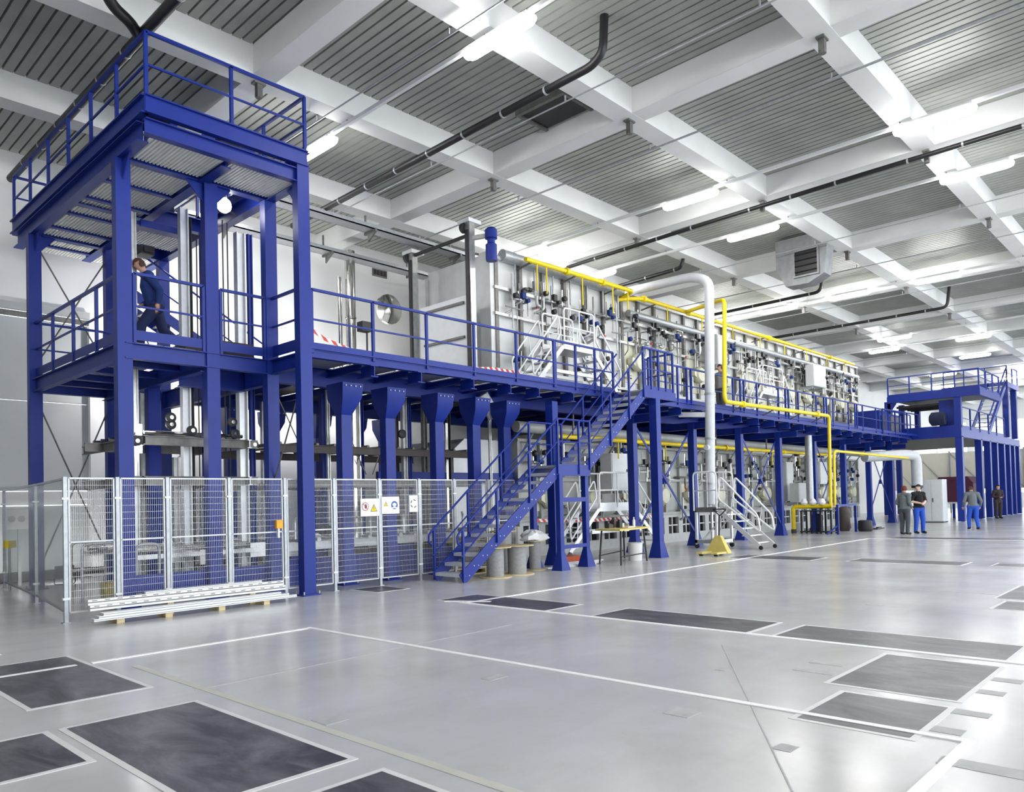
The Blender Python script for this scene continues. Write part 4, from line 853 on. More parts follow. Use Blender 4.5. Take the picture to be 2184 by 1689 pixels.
# tubular guard hoops inside the fence
for i, (px0, px1, Y) in enumerate([(152, 225, 15.6), (175, 250, 14.4), (290, 340, 13.2)]):
    a, b = atY(px0, 1200, Y), atY(px1, 1200, Y)
    t = thing('guard_hoop', ['grey tube guard hoop farthest back inside the fence', 'grey tube guard hoop in the middle inside the fence', 'grey tube guard hoop at the tower corner column inside the fence'][i], 'guard rail', (a.x, Y, 0), 'tube hoops inside the fence')
    MB().tube(rounded([(a.x, Y, 0), (a.x, Y, .98), (b.x, Y, .98), (b.x, Y, 0)], .12), .025, 8).build('hoop', 'zinc', t); MB().tube([(a.x, Y, .45), (b.x, Y, .45)], .02, 8).build('cross_tube', 'zinc', t)
t = tag(MB().box(5.0, 14.9, 0, 5.35, 15.2, .22).box(5.02, 14.92, .22, 5.33, 15.18, .24).build('crate', 'yellowdull'), 'small pale yellow crate on the floor behind the fence', 'crate')

# ------------------------------------------------------------------ aluminium profiles on timber bearers
bx = []
for i, (x, y0, y1, z) in enumerate([(4.6, 11.08, 11.6, 0), (6.15, 11.12, 11.62, 0), (3.95, 11.1, 11.6, .0), (5.4, 11.1, 11.6, .0)]):
    tag(MB().box(x-.05, y0+.1, z, x+.05, y1-.1, z+.06).build('timber_bearer', 'wood'), ['timber block under the front profiles, near end', 'timber block under the front profiles, far end', 'timber block under the front profiles, outermost end', 'timber block under the front profiles, between the other two'][i], 'timber block', 'timber blocks under the metal profiles')
def profile(lab, a, b, w_, h_):
    t = thing('metal_profile', lab, 'metal profile', a, 'long aluminium profiles on the floor'); a, b = V(a), V(b); u = V(0, 0, h_/2)
    MB().bar(a+u, b+u, w_, h_).build('bar', 'alu', t); k = MB(); d = (b-a); s = V(-d.y, d.x, 0).normalized()*(w_/2)
    k.bar(a-s+u, b-s+u, .004, h_*.22); k.build('slot', 'dullsteel', t)
    m = MB(); n = int(d.length/.16)
    for i in range(n):
        p = a-s*1.02+d*(i+.3)/n+V(0,0,h_*.8); m.bar(p, p+d.normalized()*.07, .004, .012)
    if w_ > .08: m.build('slot_holes', 'dullsteel', t, 'stuff')
q = lambda px, py, z: fl(px, py, z)
A1, B1 = atY(205, 1330, 11.25), atY(628, 1280, 11.32)
for k in range(6):
    j, l_ = k % 2, k//2
    profile('thin aluminium profile in the low front bundle, %s layer from the floor, %s row' % (ORD[l_], ['front', 'back'][j]), (A1.x-.05+.06*l_, A1.y+.09*j-.04, .062+.034*l_), (B1.x-.14*l_+.05*j, B1.y+.09*j-.04, .062+.034*l_), .075, .032)
A2, B2 = atY(190, 1297, 11.52), atY(600, 1250, 11.52); ZA = A2.z-.04
profile('square hollow aluminium profile at the bottom of the raised stack', (A2.x, A2.y, ZA), (B2.x+.05, B2.y, ZA), .09, .075)
profile('square hollow aluminium profile on top of the raised stack', (A2.x-.02, A2.y+.02, ZA+.078), (B2.x+.02, B2.y+.02, ZA+.078), .09, .075)
profile('short aluminium profile lying loose on the raised stack', (A2.x+.75, A2.y+.02, ZA+.156), (B2.x-.35, B2.y+.02, ZA+.156), .06, .03)
for i, x in enumerate((4.75, 6.05)):
    tag(MB().box(x-.045, A2.y-.04, 0.0, x+.045, A2.y+.12, ZA).build('timber_block', 'wood'), ['upright timber block carrying the raised profiles, near end', 'upright timber block carrying the raised profiles, far end'][i], 'timber block', 'timber blocks under the raised profiles')

# ------------------------------------------------------------------ drums, pallets and clutter under the stairs
def pallet(lab, x, y, z, rz=0.0):
    t = thing('wooden_pallet', lab, 'pallet', (x, y, z), 'wooden pallets under the stairs'); c, s = math.cos(rz), math.sin(rz)
    def bb(x0, y0, z0, x1, y1, z1, nm):
        m = MB().box(x0, y0, z0, x1, y1, z1); m.v = [(x+a*c-b*s, y+a*s+b*c, z+d) for a, b, d in m.v]; m.build(nm, 'wood', t)
    for j in range(3): bb(-.6, -.4+j*.35, 0, .6, -.3+j*.35, .02, 'bottom_board')
    for i in range(3):
        for j in range(3): bb(-.6+i*.53, -.4+j*.35, .02, -.46+i*.53, -.3+j*.35, .1, 'block')
    for j in range(5): bb(-.6, -.4+j*.175, .1, .6, -.3+j*.175, .122, 'top_board')
    return t
def drum(lab, x, y, z, rf, rc, h, core='reel'):
    t = thing('cable_drum', lab, 'cable drum', (x, y, z), 'cable drums under the stairs'); MB().lathe([(rf, 0), (rf, .02)], (x, y, z), 24).build('flange', 'wood', t)
    MB().lathe([(rc, .02), (rc, h-.02)], (x, y, z), 20).build('cable_winding', core, t); MB().lathe([(rf, h-.02), (rf, h)], (x, y, z), 24).build('flange', 'wood', t)
p1 = fl(1072, 1232); p2 = fl(1126, 1226); p3 = fl(1156, 1216); p4 = fl(1030, 1222)
pallet('wooden pallet on the floor under the drums beneath the stairs', p4.x+.1, p4.y+.4, 0, .1)
drum('grey cable drum nearest the floor line with a thin round flange', p1.x, p1.y+.2, 0, .34, .18, .62); drum('grey cable drum with a wide wooden flange beside the first drum', p2.x, p2.y+.3, 0, .36, .2, .62)
drum('tall slim grey cable drum next to the stair landing column', p3.x, p3.y+.2, 0, .24, .13, .66); drum('grey cable drum standing on the pallet under the stairs', p4.x+.1, p4.y+.5, .122, .3, .22, .52)
pallet('wooden pallet lying on top of the drums beneath the stairs', p4.x+.35, p4.y+.55, .645, .1)
drum('grey cable drum at the back below the stair landing', p2.x+.3, p2.y+1.0, .0, .3, .2, .9); drum('small grey cable drum on its own behind the slim drum', p3.x+.2, p3.y+1.1, 0, .22, .16, .95)
k = MB().tube(arc((p4.x+.35, p4.y+.5, .82), (1, 0, 0), (0, 1, 0), .22, 0, R(345), 16), .03, 8).tube(arc((p4.x+.36, p4.y+.5, .86), (1, 0, 0), (0, 1, 0), .17, R(40), R(380), 16), .028, 8)
tag(k.build('hose_coil', 'yellowdull'), 'coil of pale yellow hose on the top pallet', 'hose')
k = MB(); g = random.Random(5); vs = []; fs = []; n_ = 22; rings = [(.0, .17), (.12, .16), (.24, .12), (.33, .07), (.37, .0), (.30, -.03)]
for j, (r_, h_) in enumerate(rings):
    for i in range(n_):
        a_ = 2*math.pi*i/n_; q_ = .85+.3*math.sin(3*a_+j)+g.uniform(-.14, .14); vs.append((p3.x-.06+r_*q_*math.cos(a_), p3.y+.2+r_*q_*.8*math.sin(a_), .70+h_*(1+.25*math.sin(5*a_+j*2))+g.uniform(-.015, .015)*(j > 0)))
for j in range(len(rings)-1):
    for i in range(n_): fs.append((j*n_+i, j*n_+(i+1) % n_, (j+1)*n_+(i+1) % n_, (j+1)*n_+i))
fs.append(tuple((len(rings)-1)*n_+i for i in range(n_))); k.add(vs, fs)
tag(k.build('cloth_bundle', 'white'), 'crumpled white sheeting heaped on the slim cable drum', 'sheeting')
for i in range(4):
    a, b = fl(1165+12*i, 1213-2*i), fl(1268+6*i, 1203-i); tag(MB().bar((a.x, a.y, .012+.02*i), (b.x, b.y, .012+.02*i), .14-.03*i, .02).build('loose_strip', 'white'), 'loose white plastic strip on the floor by the stair column, %s from below' % ORD[i], 'plastic strip', 'white strips on the floor')
a = fl(1215, 1203); tag(MB().box(a.x-.1, a.y+.1, 0, a.x+.6, a.y+.5, .16).box(a.x-.13, a.y+.07, .14, a.x+.63, a.y+.53, .17).build('plastic_crate', 'orange'), 'low orange crate between the stair landing columns', 'crate')
# work table
tb = thing('work_table', 'worn steel work table beside the blue columns', 'table', (15.2, 11.0, 0))
TC = [fl(1279, 1203), fl(1325, 1206), fl(1380, 1196), fl(1332, 1190)]
cx_ = sum(p.x for p in TC)/4; cy_ = sum(p.y for p in TC)/4; tc = V(cx_, cy_, 0)
top = [tc+(V(p.x, p.y, 0)-tc)*1.15 for p in TC]
MB().prism([(p.x, p.y) for p in top], 'z', .80, .84).build('table_top', 'yellowdull', tb)
for p in TC: MB().tube([(p.x, p.y, 0), (p.x+(tc.x-p.x)*.12, p.y+(tc.y-p.y)*.12, .8)], .022, 8).build('leg', 'dark', tb)
MB().tube([(TC[0].x, TC[0].y, .2), (TC[3].x, TC[3].y, .2)], .015, 6).tube([(TC[1].x, TC[1].y, .2), (TC[2].x, TC[2].y, .2)], .015, 6).build('stretcher', 'dark', tb)
tag(MB().lathe([(.035, 0), (.035, .16), (.015, .19), (.018, .24)], (tc.x+.42, tc.y-.05, .84), 12).build('bottle', 'white'), 'white bottle standing on the work table', 'bottle')
for i, (dx, dy, sx, sy, sz, m, lab, nm, ct) in enumerate([(-.4, .1, .18, .12, .09, 'brown', 'brown tool box lying on the work table', 'tool_box', 'tool box'), (-.15, -.02, .12, .1, .16, 'dark', 'dark upright machine part on the work table', 'machine_part', 'metal part'), (.1, .12, .2, .08, .1, 'cream', 'cream packet on the work table', 'packet', 'packet'), (.05, -.18, .3, .12, .02, 'white', 'white papers lying flat on the work table', 'paper_sheet', 'papers'), (-.05, .22, .1, .1, .2, 'brown', 'tall brown can at the back of the work table', 'can', 'can')]):
    m_ = MB().box(tc.x+dx-sx/2, tc.y+dy-sy/2, .84, tc.x+dx+sx/2, tc.y+dy+sy/2, .84+sz).box(tc.x+dx-sx/4, tc.y+dy-sy/4, .84+sz, tc.x+dx+sx/4, tc.y+dy+sy/4, .84+sz*1.25); tag(m_.build(nm, m), lab, ct)
a = fl(1365, 1196); tag(MB().lathe([(.16, 0), (.185, .42), (.195, .42), (.195, .44)], (a.x+.1, a.y+.2, 0), 20).build('paint_bucket', 'white'), 'tall white bucket on the floor behind the work table', 'bucket')
# pallet truck
pt = thing('pallet_truck', 'yellow hand pallet truck parked on the floor', 'pallet truck', (18.4, 10.0, 0))
a, b, c = fl(1496, 1186), fl(1528, 1187), fl(1552, 1176)
d = V(1, .02, 0)
for q in (a, b): MB().box(q.x, q.y-.02, .05, q.x+.72, q.y+.14, .10).build('fork', 'yellowdull', pt); MB().lathe([(.04, -.05), (.04, .05)], (q.x+.1, q.y+.06, .04), 12, 'y').build('fork_roller', 'black', pt)
yc = (a.y+b.y)/2+.06; xe = a.x+.62
MB().add([(xe-.1,b.y-.06,.05),(xe-.1,a.y+.18,.05),(xe+.12,a.y+.18,.05),(xe+.12,b.y-.06,.05),(xe-.02,yc-.08,.5),(xe-.02,yc+.08,.5),(xe+.1,yc+.08,.5),(xe+.1,yc-.08,.5)], [(0,1,2,3),(7,6,5,4),(0,4,5,1),(1,5,6,2),(2,6,7,3),(3,7,4,0)]).build('pump_body', 'yellowdull', pt)
MB().tube([(xe+.06, yc, .45), (xe+.12, yc, 1.05)], .022, 8).build('handle_shaft', 'black', pt); MB().tube(loop_pts([(xe+.11, yc-.02, 1.02), (xe+.13, yc+.2, 1.2), (xe+.13, yc-.2, 1.2)], .05), .016, 8).build('handle_loop', 'black', pt)
MB().lathe([(.09, -.03), (.09, .03)], (xe+.16, yc, .09), 14, 'y').build('steer_wheel', 'black', pt)

# ------------------------------------------------------------------ aluminium step platforms
def step_bridge(lab, x0, x1, y0, y1, z, hd, run, group='aluminium step bridges'):
    """bridge with a deck at height hd and steps down both ends along x"""
    t = thing('step_bridge', lab, 'step platform', ((x0+x1)/2, y0, z), group); zt = z+hd
    MB().box(x0, y0, zt-.1, x1, y1, zt-.02).build('deck', 'alu', t); MB().box(x0, y0-.015, zt-.02, x1, y0, zt+.14).box(x0, y1, zt-.02, x1, y1+.015, zt+.14).build('toe_board', 'alu', t)
    for y in (y0-.03, y1+.03):
        MB().tube(rounded([(x0+.04, y, zt), (x0+.04, y, zt+1.0), (x1-.04, y, zt+1.0), (x1-.04, y, zt)], .12), .025, 8).build('guard_rail', 'railwhite', t)
        MB().tube([(x0+.04, y, zt+.5), (x1-.04, y, zt+.5)], .02, 8).tube([((x0+x1)/2, y, zt), ((x0+x1)/2, y, zt+1.0)], .02, 8).build('guard_bar', 'railwhite', t)
    for s, xe in ((-1, x0), (1, x1)):
        xf = xe+s*run
        for y in (y0, y1):
            MB().bar((xe, y, zt-.06), (xf, y, z+.12), .03, .12).build('stringer', 'alu', t)
            o = [(xe+s*.05, y, zt+.25), (xe+s*.12, y, zt+.75), (xf-s*.12, y, z+.85), (xf+s*.02, y, z+.62), (xf-s*.02, y, z+.42), (xf-s*.2, y, z+.45)]
            o = [(xe+s*.06, y, zt+.3), (xe+s*.16, y, zt+.78), (xf+s*.0, y, z+.95), (xf-s*.06, y, z+.45)]
            MB().tube(loop_pts(o, .1), .024, 8).build('handrail', 'railwhite', t)
            m = ((xe+xf)/2, y); MB().tube([(xe+s*run*.35, y, z+hd*.68), (xe+s*run*.45, y, z+hd*.62+.75)], .014, 6).tube([(xe+s*run*.75, y, z+hd*.25), (xe+s*run*.7, y, z+hd*.3+.8)], .014, 6).build('rail_stay', 'alu', t)
        n = max(3, int(hd/.22))
        for k in range(1, n):
            q = k/n; MB().box(xe+s*run*q-.1, y0, zt-hd*q-.03, xe+s*run*q+.1, y1, zt-hd*q).build('tread', 'alu', t)
        for y in (y0, y1): MB().lathe([(.07, -.02), (.07, .02)], (xf, y, z+.07), 14, 'y').build('caster', 'dark', t)
    MB().box(x0-.3, y0, z+hd*.45, x1+.3, y0+.06, z+hd*.45+.09).box(x0-.3, y1-.06, z+hd*.45, x1+.3, y1, z+hd*.45+.09).build('tie_bar', 'alu', t)
    return t
a, b = atY(1276, 1085, 12.95), atY(1342, 1085, 12.95)
step_bridge('aluminium step bridge on the floor below the grey cabinet', a.x, b.x+.3, 12.95, 13.6, 0, a.z+.02, 1.3)
a, b = atY(1200, 735, 12.9), atY(1268, 750, 12.9)
step_bridge('aluminium step bridge on the upper platform by the furnace front end', a.x, b.x, 12.9, 13.6, ZP, a.z-ZP, 1.25)
a, b = atY(1624, 780, 12.9), atY(1668, 790, 12.9)
step_bridge('aluminium step bridge on the upper platform beyond the grey vent pipe', a.x, b.x, 12.9, 13.5, ZP, 1.2, 1.0)
# rolling platform ladder with steps down towards the open floor
rl = thing('platform_ladder', 'rolling aluminium platform ladder with railed steps', 'ladder', (20.6, 11.0, 0))
rx0, rx1, ry0, ry1, rz = 20.35, 21.35, 11.0, 11.75, 1.22
MB().box(rx0, ry0, rz-.14, rx1, ry1, rz).build('deck', 'dullsteel', rl)
for x in (rx0, rx1):
    MB().tube(rounded([(x, ry0, rz-.1), (x, ry0, rz+1.05), (x, ry1, rz+1.05), (x, ry1, rz-.1)], .14), .024, 8).build('guard_rail', 'railwhite', rl); MB().tube([(x, ry0, rz+.5), (x, ry1, rz+.5)], .018, 8).build('guard_bar', 'alu', rl)
    for k in (1, 2): MB().tube([(x, ry0+.3*k, rz), (x, ry0+.3*k, rz+1.05)], .014, 6).build('guard_bar', 'alu', rl)
for y in (ry1,): MB().tube(rounded([(rx0, y, rz), (rx0, y, rz+1.05), (rx1, y, rz+1.05), (rx1, y, rz)], .14), .022, 8).build('guard_rail', 'railwhite', rl)
for x in (rx0+.04, rx1-.04):
    for y in (ry0+.05, ry1-.05): MB().box(x-.04, y-.03, .12, x+.04, y+.03, rz-.1).build('leg', 'alu', rl); MB().lathe([(.075, -.025), (.075, .025)], (x, y, .08), 14, 'x').build('caster', 'dark', rl)
MB().box(rx0, ry0, .16, rx1, ry0+.06, .26).box(rx0, ry1-.06, .16, rx1, ry1, .26).box(rx0, ry0, .16, rx0+.06, ry1, .26).box(rx1-.06, ry0, .16, rx1, ry1, .26).build('base_frame', 'steel', rl)
fy = 9.75
for x in (rx0+.05, rx1-.05):
    MB().bar((x, ry0, rz-.05), (x, fy, .1), .035, .13).build('stringer', 'alu', rl); MB().lathe([(.06, -.02), (.06, .02)], (x, fy-.05, .065), 14, 'x').build('caster', 'dark', rl)
    MB().tube(loop_pts([(x, ry0-.02, rz+.25), (x, ry0-.1, rz+.9), (x, fy+.02, .98), (x, fy-.05, .5)], .12), .027, 8).build('handrail', 'railwhite', rl)
    for q in (.3, .65): MB().tube([(x, ry0+(fy-ry0)*q, rz*(1-q)), (x, ry0+(fy-ry0)*q-.12, rz*(1-q)+.8)], .014, 6).build('rail_stay', 'alu', rl)
for k in range(1, 6):
    q = k/6; y = ry0+(fy-ry0)*q; MB().box(rx0+.06, y-.1, rz*(1-q)-.03, rx1-.06, y+.1, rz*(1-q)).build('tread', 'alu', rl)
MB().tube([(rx0+.1, ry1-.2, .25), (rx1-.1, ry0+.1, rz-.15)], .025, 8).tube([(rx0+.1, ry0+.2, .25), (rx1-.1, ry0+.1, .9)], .02, 8).build('brace', 'steel', rl)

# ------------------------------------------------------------------ barrier tape
def tape(lab, pts, zh=.07):
    k = MB()
    for a, b in zip(pts[:-1], pts[1:]): k.bar(a, b, .004, zh)
    tag(k.build('barrier_tape', 'tape'), lab, 'barrier tape')
zt = ZP+.55
tape('red and white tape strung along the upper platform', [(XB+.2, 12.3, 4.98), (8.2, 12.6, 4.75), (9.6, 12.9, 4.55), (12.4, 13.2, 4.72), (13.4, 13.3, 4.85), (14.6, 13.4, 4.88), (14.7, 13.45, 4.4)])
tape('red and white tape strung along the lower furnace', [(15.6, 13.9, 1.0), (18.0, 13.85, .92), (22.0, 13.85, .95)], .09)

# ------------------------------------------------------------------ fill lights added behind the machines to brighten the back wall
for i, (x, y, z, pw) in enumerate([(7.9, 17.9, ZP, 40), (11.2, 18.0, ZP, 28), (5.3, 18.2, 0, 5), (14.2, 18.2, ZP, 16)]):
    t = thing('floodlight', ['work floodlight at the foot of the stair behind the lift tower', 'work floodlight on the platform below the shiny flue', 'work floodlight on the floor behind the fence', 'work floodlight on the platform beside the furnace door'][i], 'floodlight', (x, y, z), 'work floodlights aimed at the back wall')
    MB().box(x-.18, y-.03, z+.16, x+.18, y+.05, z+.4).build('case', 'dark', t); MB().box(x-.16, y+.05, z+.18, x+.16, y+.056, z+.38).build('lens', 'smalllamp', t); MB().tube(rounded([(x-.2, y, z+.3), (x-.2, y, z+.01), (x+.2, y, z+.01), (x+.2, y, z+.3)], .05), .012, 6).build('stand', 'dark', t)
    ld = bpy.data.lights.new('flood', 'AREA'); ld.shape = 'RECTANGLE'; ld.size = .3; ld.size_y = .2; ld.energy = pw; ld.color = (1, .99, .95); lo_ = bpy.data.objects.new('flood_beam', ld); COL.objects.link(lo_); lo_.parent = t; lo_.location = (0, .07, .28); lo_.rotation_euler = (R(118), 0, 0)

# ------------------------------------------------------------------ small things around the platform
q = atY(640+500/3.64, 420+1010/3.64, 13.2)
t = thing('terminal_box', 'black terminal box on a thin stand behind the railing', 'terminal', (q.x, 13.2, ZP)); MB().box(q.x-.12, 13.1, q.z-.1, q.x+.12, 13.3, q.z+.1).build('box', 'black', t); MB().tube([(q.x+.06, 13.2, ZP), (q.x+.06, 13.2, q.z-.1)], .02, 8).build('stand', 'dark', t)
t = thing('exhaust_hose', 'shiny corrugated exhaust pipe lying on the upper platform', 'exhaust pipe', (10.2, 15.6, ZP))
MB().tube([(9.4, 15.4, ZP+.25), (10.2, 15.6, ZP+.3), (11.6, 15.7, ZP+.15)], .16, 14).build('pipe', 'chrome', t)
ff = thing('conveyor_frame', 'light steel conveyor frame on the upper platform before the furnace door', 'conveyor', (11.8, 15, ZP))
for y in (14.5, 16.2): MB().box(9.6, y-.04, ZP+.5, 13.3, y+.04, ZP+.62).build('side_rail', 'steel', ff)
for k in range(9): MB().tube([(9.8+k*.42, 14.5, ZP+.56), (9.8+k*.42, 16.2, ZP+.56)], .04, 8).build('roller', 'chrome', ff)
for x in (9.7, 11.4, 13.1):
    for y in (14.5, 16.2): MB().box(x-.04, y-.04, ZP-.02, x+.04, y+.04, ZP+.5).build('leg', 'steel', ff)
t = thing('wall_louvre', 'small grey louvre plate on the white back wall', 'wall vent', (13.9, YW, 7.9))
q = atY(810, 583, YW-.03); MB().box(q.x-.28, YW-.05, q.z-.12, q.x+.28, YW, q.z+.12).build('plate', 'dullsteel', t)
for k in range(4): MB().box(q.x-.25+k*.13, YW-.07, q.z-.08, q.x-.16+k*.13, YW-.05, q.z+.08).build('slot', 'dark', t)
# blue trestle and tool bags near the gas stand
q1, q2 = fl(1788, 1140), fl(1826, 1134)
t = thing('blue_trestle', 'small blue steel trestle on the floor past the gas stand', 'trestle', (q1.x, q1.y, 0))
MB().box(q1.x-.04, q1.y-.04, 0, q1.x+.04, q1.y+.04, 1.12).build('leg', 'blue', t); MB().box(q2.x-.04, q2.y-.04, 0, q2.x+.04, q2.y+.04, 1.12).build('leg', 'blue', t); MB().bar((q1.x, q1.y, 1.08), (q2.x, q2.y, 1.08), .08, .08).build('cross_bar', 'blue', t); MB().bar((q1.x-.3, q1.y+.3, .02), (q1.x, q1.y, .35), .05, .05).build('foot', 'blue', t)
q = fl(1813, 1133); tag(MB().lathe([(.2, 0), (.26, .15), (.24, .5), (.3, .7), (.2, .95), (.08, 1.0)], (q.x+.2, q.y+.3, 0), 14).build('tool_bag', 'brown'), 'dark bulging tool bag standing inside the blue trestle', 'bag')
q = fl(1857, 1133); tag(MB().lathe([(.24, 0), (.28, .1), (.26, .42), (.2, .44)], (q.x, q.y+.2, 0), 16).build('drum_bin', 'dark'), 'low dark drum on the floor before the two talking men', 'drum')
q = fl(1880, 1128); tag(MB().box(q.x-.5, q.y, 0, q.x+.4, q.y+.2, .05).box(q.x-.2, q.y+.05, .05, q.x+.2, q.y+.15, .09).build('floor_plank', 'dark'), 'dark flat plank lying on the floor beside the low drum', 'plank')

# ------------------------------------------------------------------ far blue tower and machines behind
ft = thing('far_lift_tower', 'far blue steel tower with railed roof at the end of the furnace', 'tower', (48, 11, 0))
FX0, FX1, FY0, FY1 = 42.2, 56.0, 9.7, 12.7
for i, x in enumerate([42.3, 46.2, 48.2, 49.9, 51.7, 53.2, 54.5, 55.9]):
    column(ft, x, FY0, 0, 4.2, .32, .3, False)
    if i in (0, 5, 7): column(ft, x, 16.5, 0, 4.2, .3, .3, False)
column(ft, 42.3, FY1+.2, 0, 6.2, .3, .3, False); column(ft, 42.3, FY0, 4.6, 6.2, .3, .3, False); column(ft, 44.5, FY1+.2, 4.6, 6.2, .25, .25, False); column(ft, 45.5, FY1-.3, 4.6, 6.2, .25, .25, False)
for x in (53.3, 55.6): column(ft, x, FY0, 4.6, 7.7, .3, .3, False); column(ft, x, 12.7, 4.6, 7.7, .3, .3, False)
MB().box(42.1, FY0-.15, 4.15, 42.3, 16.6, 4.75).build('main_beam', 'blue', ft); MB().box(42.3, FY0-.15, 4.15, 56.1, FY0+.05, 4.55).build('main_beam', 'blue', ft); MB().box(42.3, FY0, 4.3, 56, 16.6, 4.5).build('deck', 'dark', ft)
MB().box(42.1, 8.7, 6.12, 42.35, 12.9, 6.45).build('roof_beam', 'blue', ft); MB().box(42.35, 8.7, 6.12, 46.5, 8.9, 6.45).build('roof_beam', 'blue', ft); MB().box(42.35, 8.9, 6.3, 46.5, 12.9, 6.4).build('roof_deck', 'dullsteel', ft)
MB().prism([(12.9, 6.1), (12.5, 6.1), (12.9, 5.5)], 'x', 42.15, 42.3).build('gusset', 'blue', ft)
railing(ft, (42.15, 8.75), (42.15, 12.85), 6.45, 4, .95, .06, .1); railing(ft, (42.15, 8.75), (46.5, 8.75), 6.45, 3, .95, .06, .1, ends=(False, True)); railing(ft, (42.2, FY0-.1), (52, FY0-.1), 4.55, 5, 1.1, .07, .2)
railing(ft, (37.5, Y0-.05), (42.1, Y0-.3), ZP, 3, 1.1, .06, .1)
MB().box(52.9, 9.5, 7.6, 56.1, 13, 7.9).build('roof_beam', 'blue', ft); railing(ft, (53, 9.55), (53, 12.9), 7.9, 3, .95, .06, 0); railing(ft, (53, 9.55), (56, 9.55), 7.9, 2, .95, .06, 0)
MB().bar((48.2, 9.6, 4.6), (53.0, 9.6, 7.8), .05, .3).bar((48.2, 10.5, 4.6), (53.0, 10.5, 7.8), .05, .3).build('stair_stringer', 'blue', ft)
for k in range(12): MB().box(48.3+k*.39, 9.65, 4.75+k*.26, 48.6+k*.39, 10.45, 4.79+k*.26).build('stair_tread', 'zinc', ft)
MB().tube([(48.2, 9.55, 5.6), (53.0, 9.55, 8.8)], .04, 6).tube([(48.2, 9.55, 5.1), (53.0, 9.55, 8.3)], .03, 6).build('stair_handrail', 'blue', ft)
for (a, b) in [((42.6, 10.2, 5.4), (43.8, 10.6, 6.1)), ]: MB().box(42.5, 9.9, 4.6, 43.6, 10.6, 6.05).build('drive_box', 'blue', ft)
MB().lathe([(.3, 0), (.34, .1), (.34, .6), (.2, .7)], (42.0, 10.2, 5.1), 18, 'y').build('motor', 'navy', ft)
for k in range(5): MB().box(42.6+k*.6, FY0+.5, 5.85, 42.75+k*.6, 12.6, 5.95).build('roof_joist', 'dark', ft)
# blue cabinets at the end of the upper platform
t = thing('machine_guard', 'blue mesh-sided machine guard at the far end of the platform', 'machine guard', (39, 12.5, ZP)); MB().box(38.3, 12.1, ZP, 39.6, 13.2, 5.45).build('body', 'blue', t); MB().box(39.7, 12.1, ZP, 41.6, 13.2, 5.35).build('body', 'blue', t)
MB().box(38.5, 12.06, 4.5, 39.1, 12.1, 5.2).build('window', 'dark', t); MB().box(39.9, 12.06, 4.45, 41.4, 12.1, 5.25).build('window', 'dullsteel', t)
# things under and behind the far tower
t = thing('grey_cabinet', 'tall pale grey switch cabinet behind the talking men', 'cabinet', (41, 10.9, 0)); q = atX(1985, 1110, 41.5)
MB().box(41.2, 10.25, .05, 42.0, 11.25, 2.1).build('body', 'cabinet', t); MB().box(41.17, 10.28, .1, 41.2, 10.73, 2.05).box(41.17, 10.77, .1, 41.2, 11.22, 2.05).build('door', 'cabinet', t); MB().box(41.14, 10.66, 1.0, 41.17, 10.69, 1.2).build('handle', 'dark', t); MB().box(41.2, 10.25, 0, 42, 11.25, .05).build('plinth', 'dark', t)
t = thing('maroon_machine', 'dark maroon machine behind the first column of the far tower', 'machine', (48, 12.5, 0)); MB().box(47.5, 10.3, .9, 49.5, 12.3, 1.9).prism([(10.3, 1.9), (12.3, 1.9), (12.0, 2.3), (10.6, 2.3)], 'x', 47.6, 49.4).build('body', 'purple', t); MB().box(47.4, 10.2, .82, 49.6, 12.4, .9).build('bed', 'white', t)
for x in (47.6, 49.4):
    for y in (10.4, 11.3, 12.2): MB().box(x-.06, y-.06, 0, x+.06, y+.06, .82).build('leg', 'blue', t)
pn = thing('partition_screen', 'cream sheeted partition with cross braces beyond the far tower', 'partition', (60, 13, 0))
for k in range(4): MB().box(60, 10.0+k*2.2, 1.6, 60.1, 12.15+k*2.2, 4.2).build('sheet', 'creamsheet', pn); MB().box(59.9, 9.95+k*2.2, 0, 60.0, 10.05+k*2.2, 4.3).build('post', 'zinc', pn); MB().bar((59.95, 10+k*2.2, 1.6), (59.95, 12.2+k*2.2, 4.2), .03, .05).build('brace', 'zinc', pn)
for i in range(4):
    x, y = 58+3.2*i, 8.2-.6*i
    t = thing('storage_rack', 'far metal storage rack by the end windows, %s from the far tower' % ORD[i], 'rack', (x, y, 0), 'far storage racks')
    for dx in (0, 2.4):
        for dy in (0, 1.0): MB().box(x+dx-.05, y+dy-.05, 0, x+dx+.05, y+dy+.05, 3.2).build('upright', 'blue', t)
    for z in (.6, 1.5, 2.4): MB().box(x-.05, y-.05, z, x+2.45, y+1.05, z+.08).build('shelf', 'zinc', t)
    tag(MB().box(x+.3, y+.1, .68, x+1.9, y+.9, 1.2).box(x+.4, y+.2, 1.2, x+1.2, y+.8, 1.35).build('stored_box', ['dark', 'redmat', 'navy', 'cabinet'][i]), 'stored goods box on the %s far rack' % ORD[i], 'box')

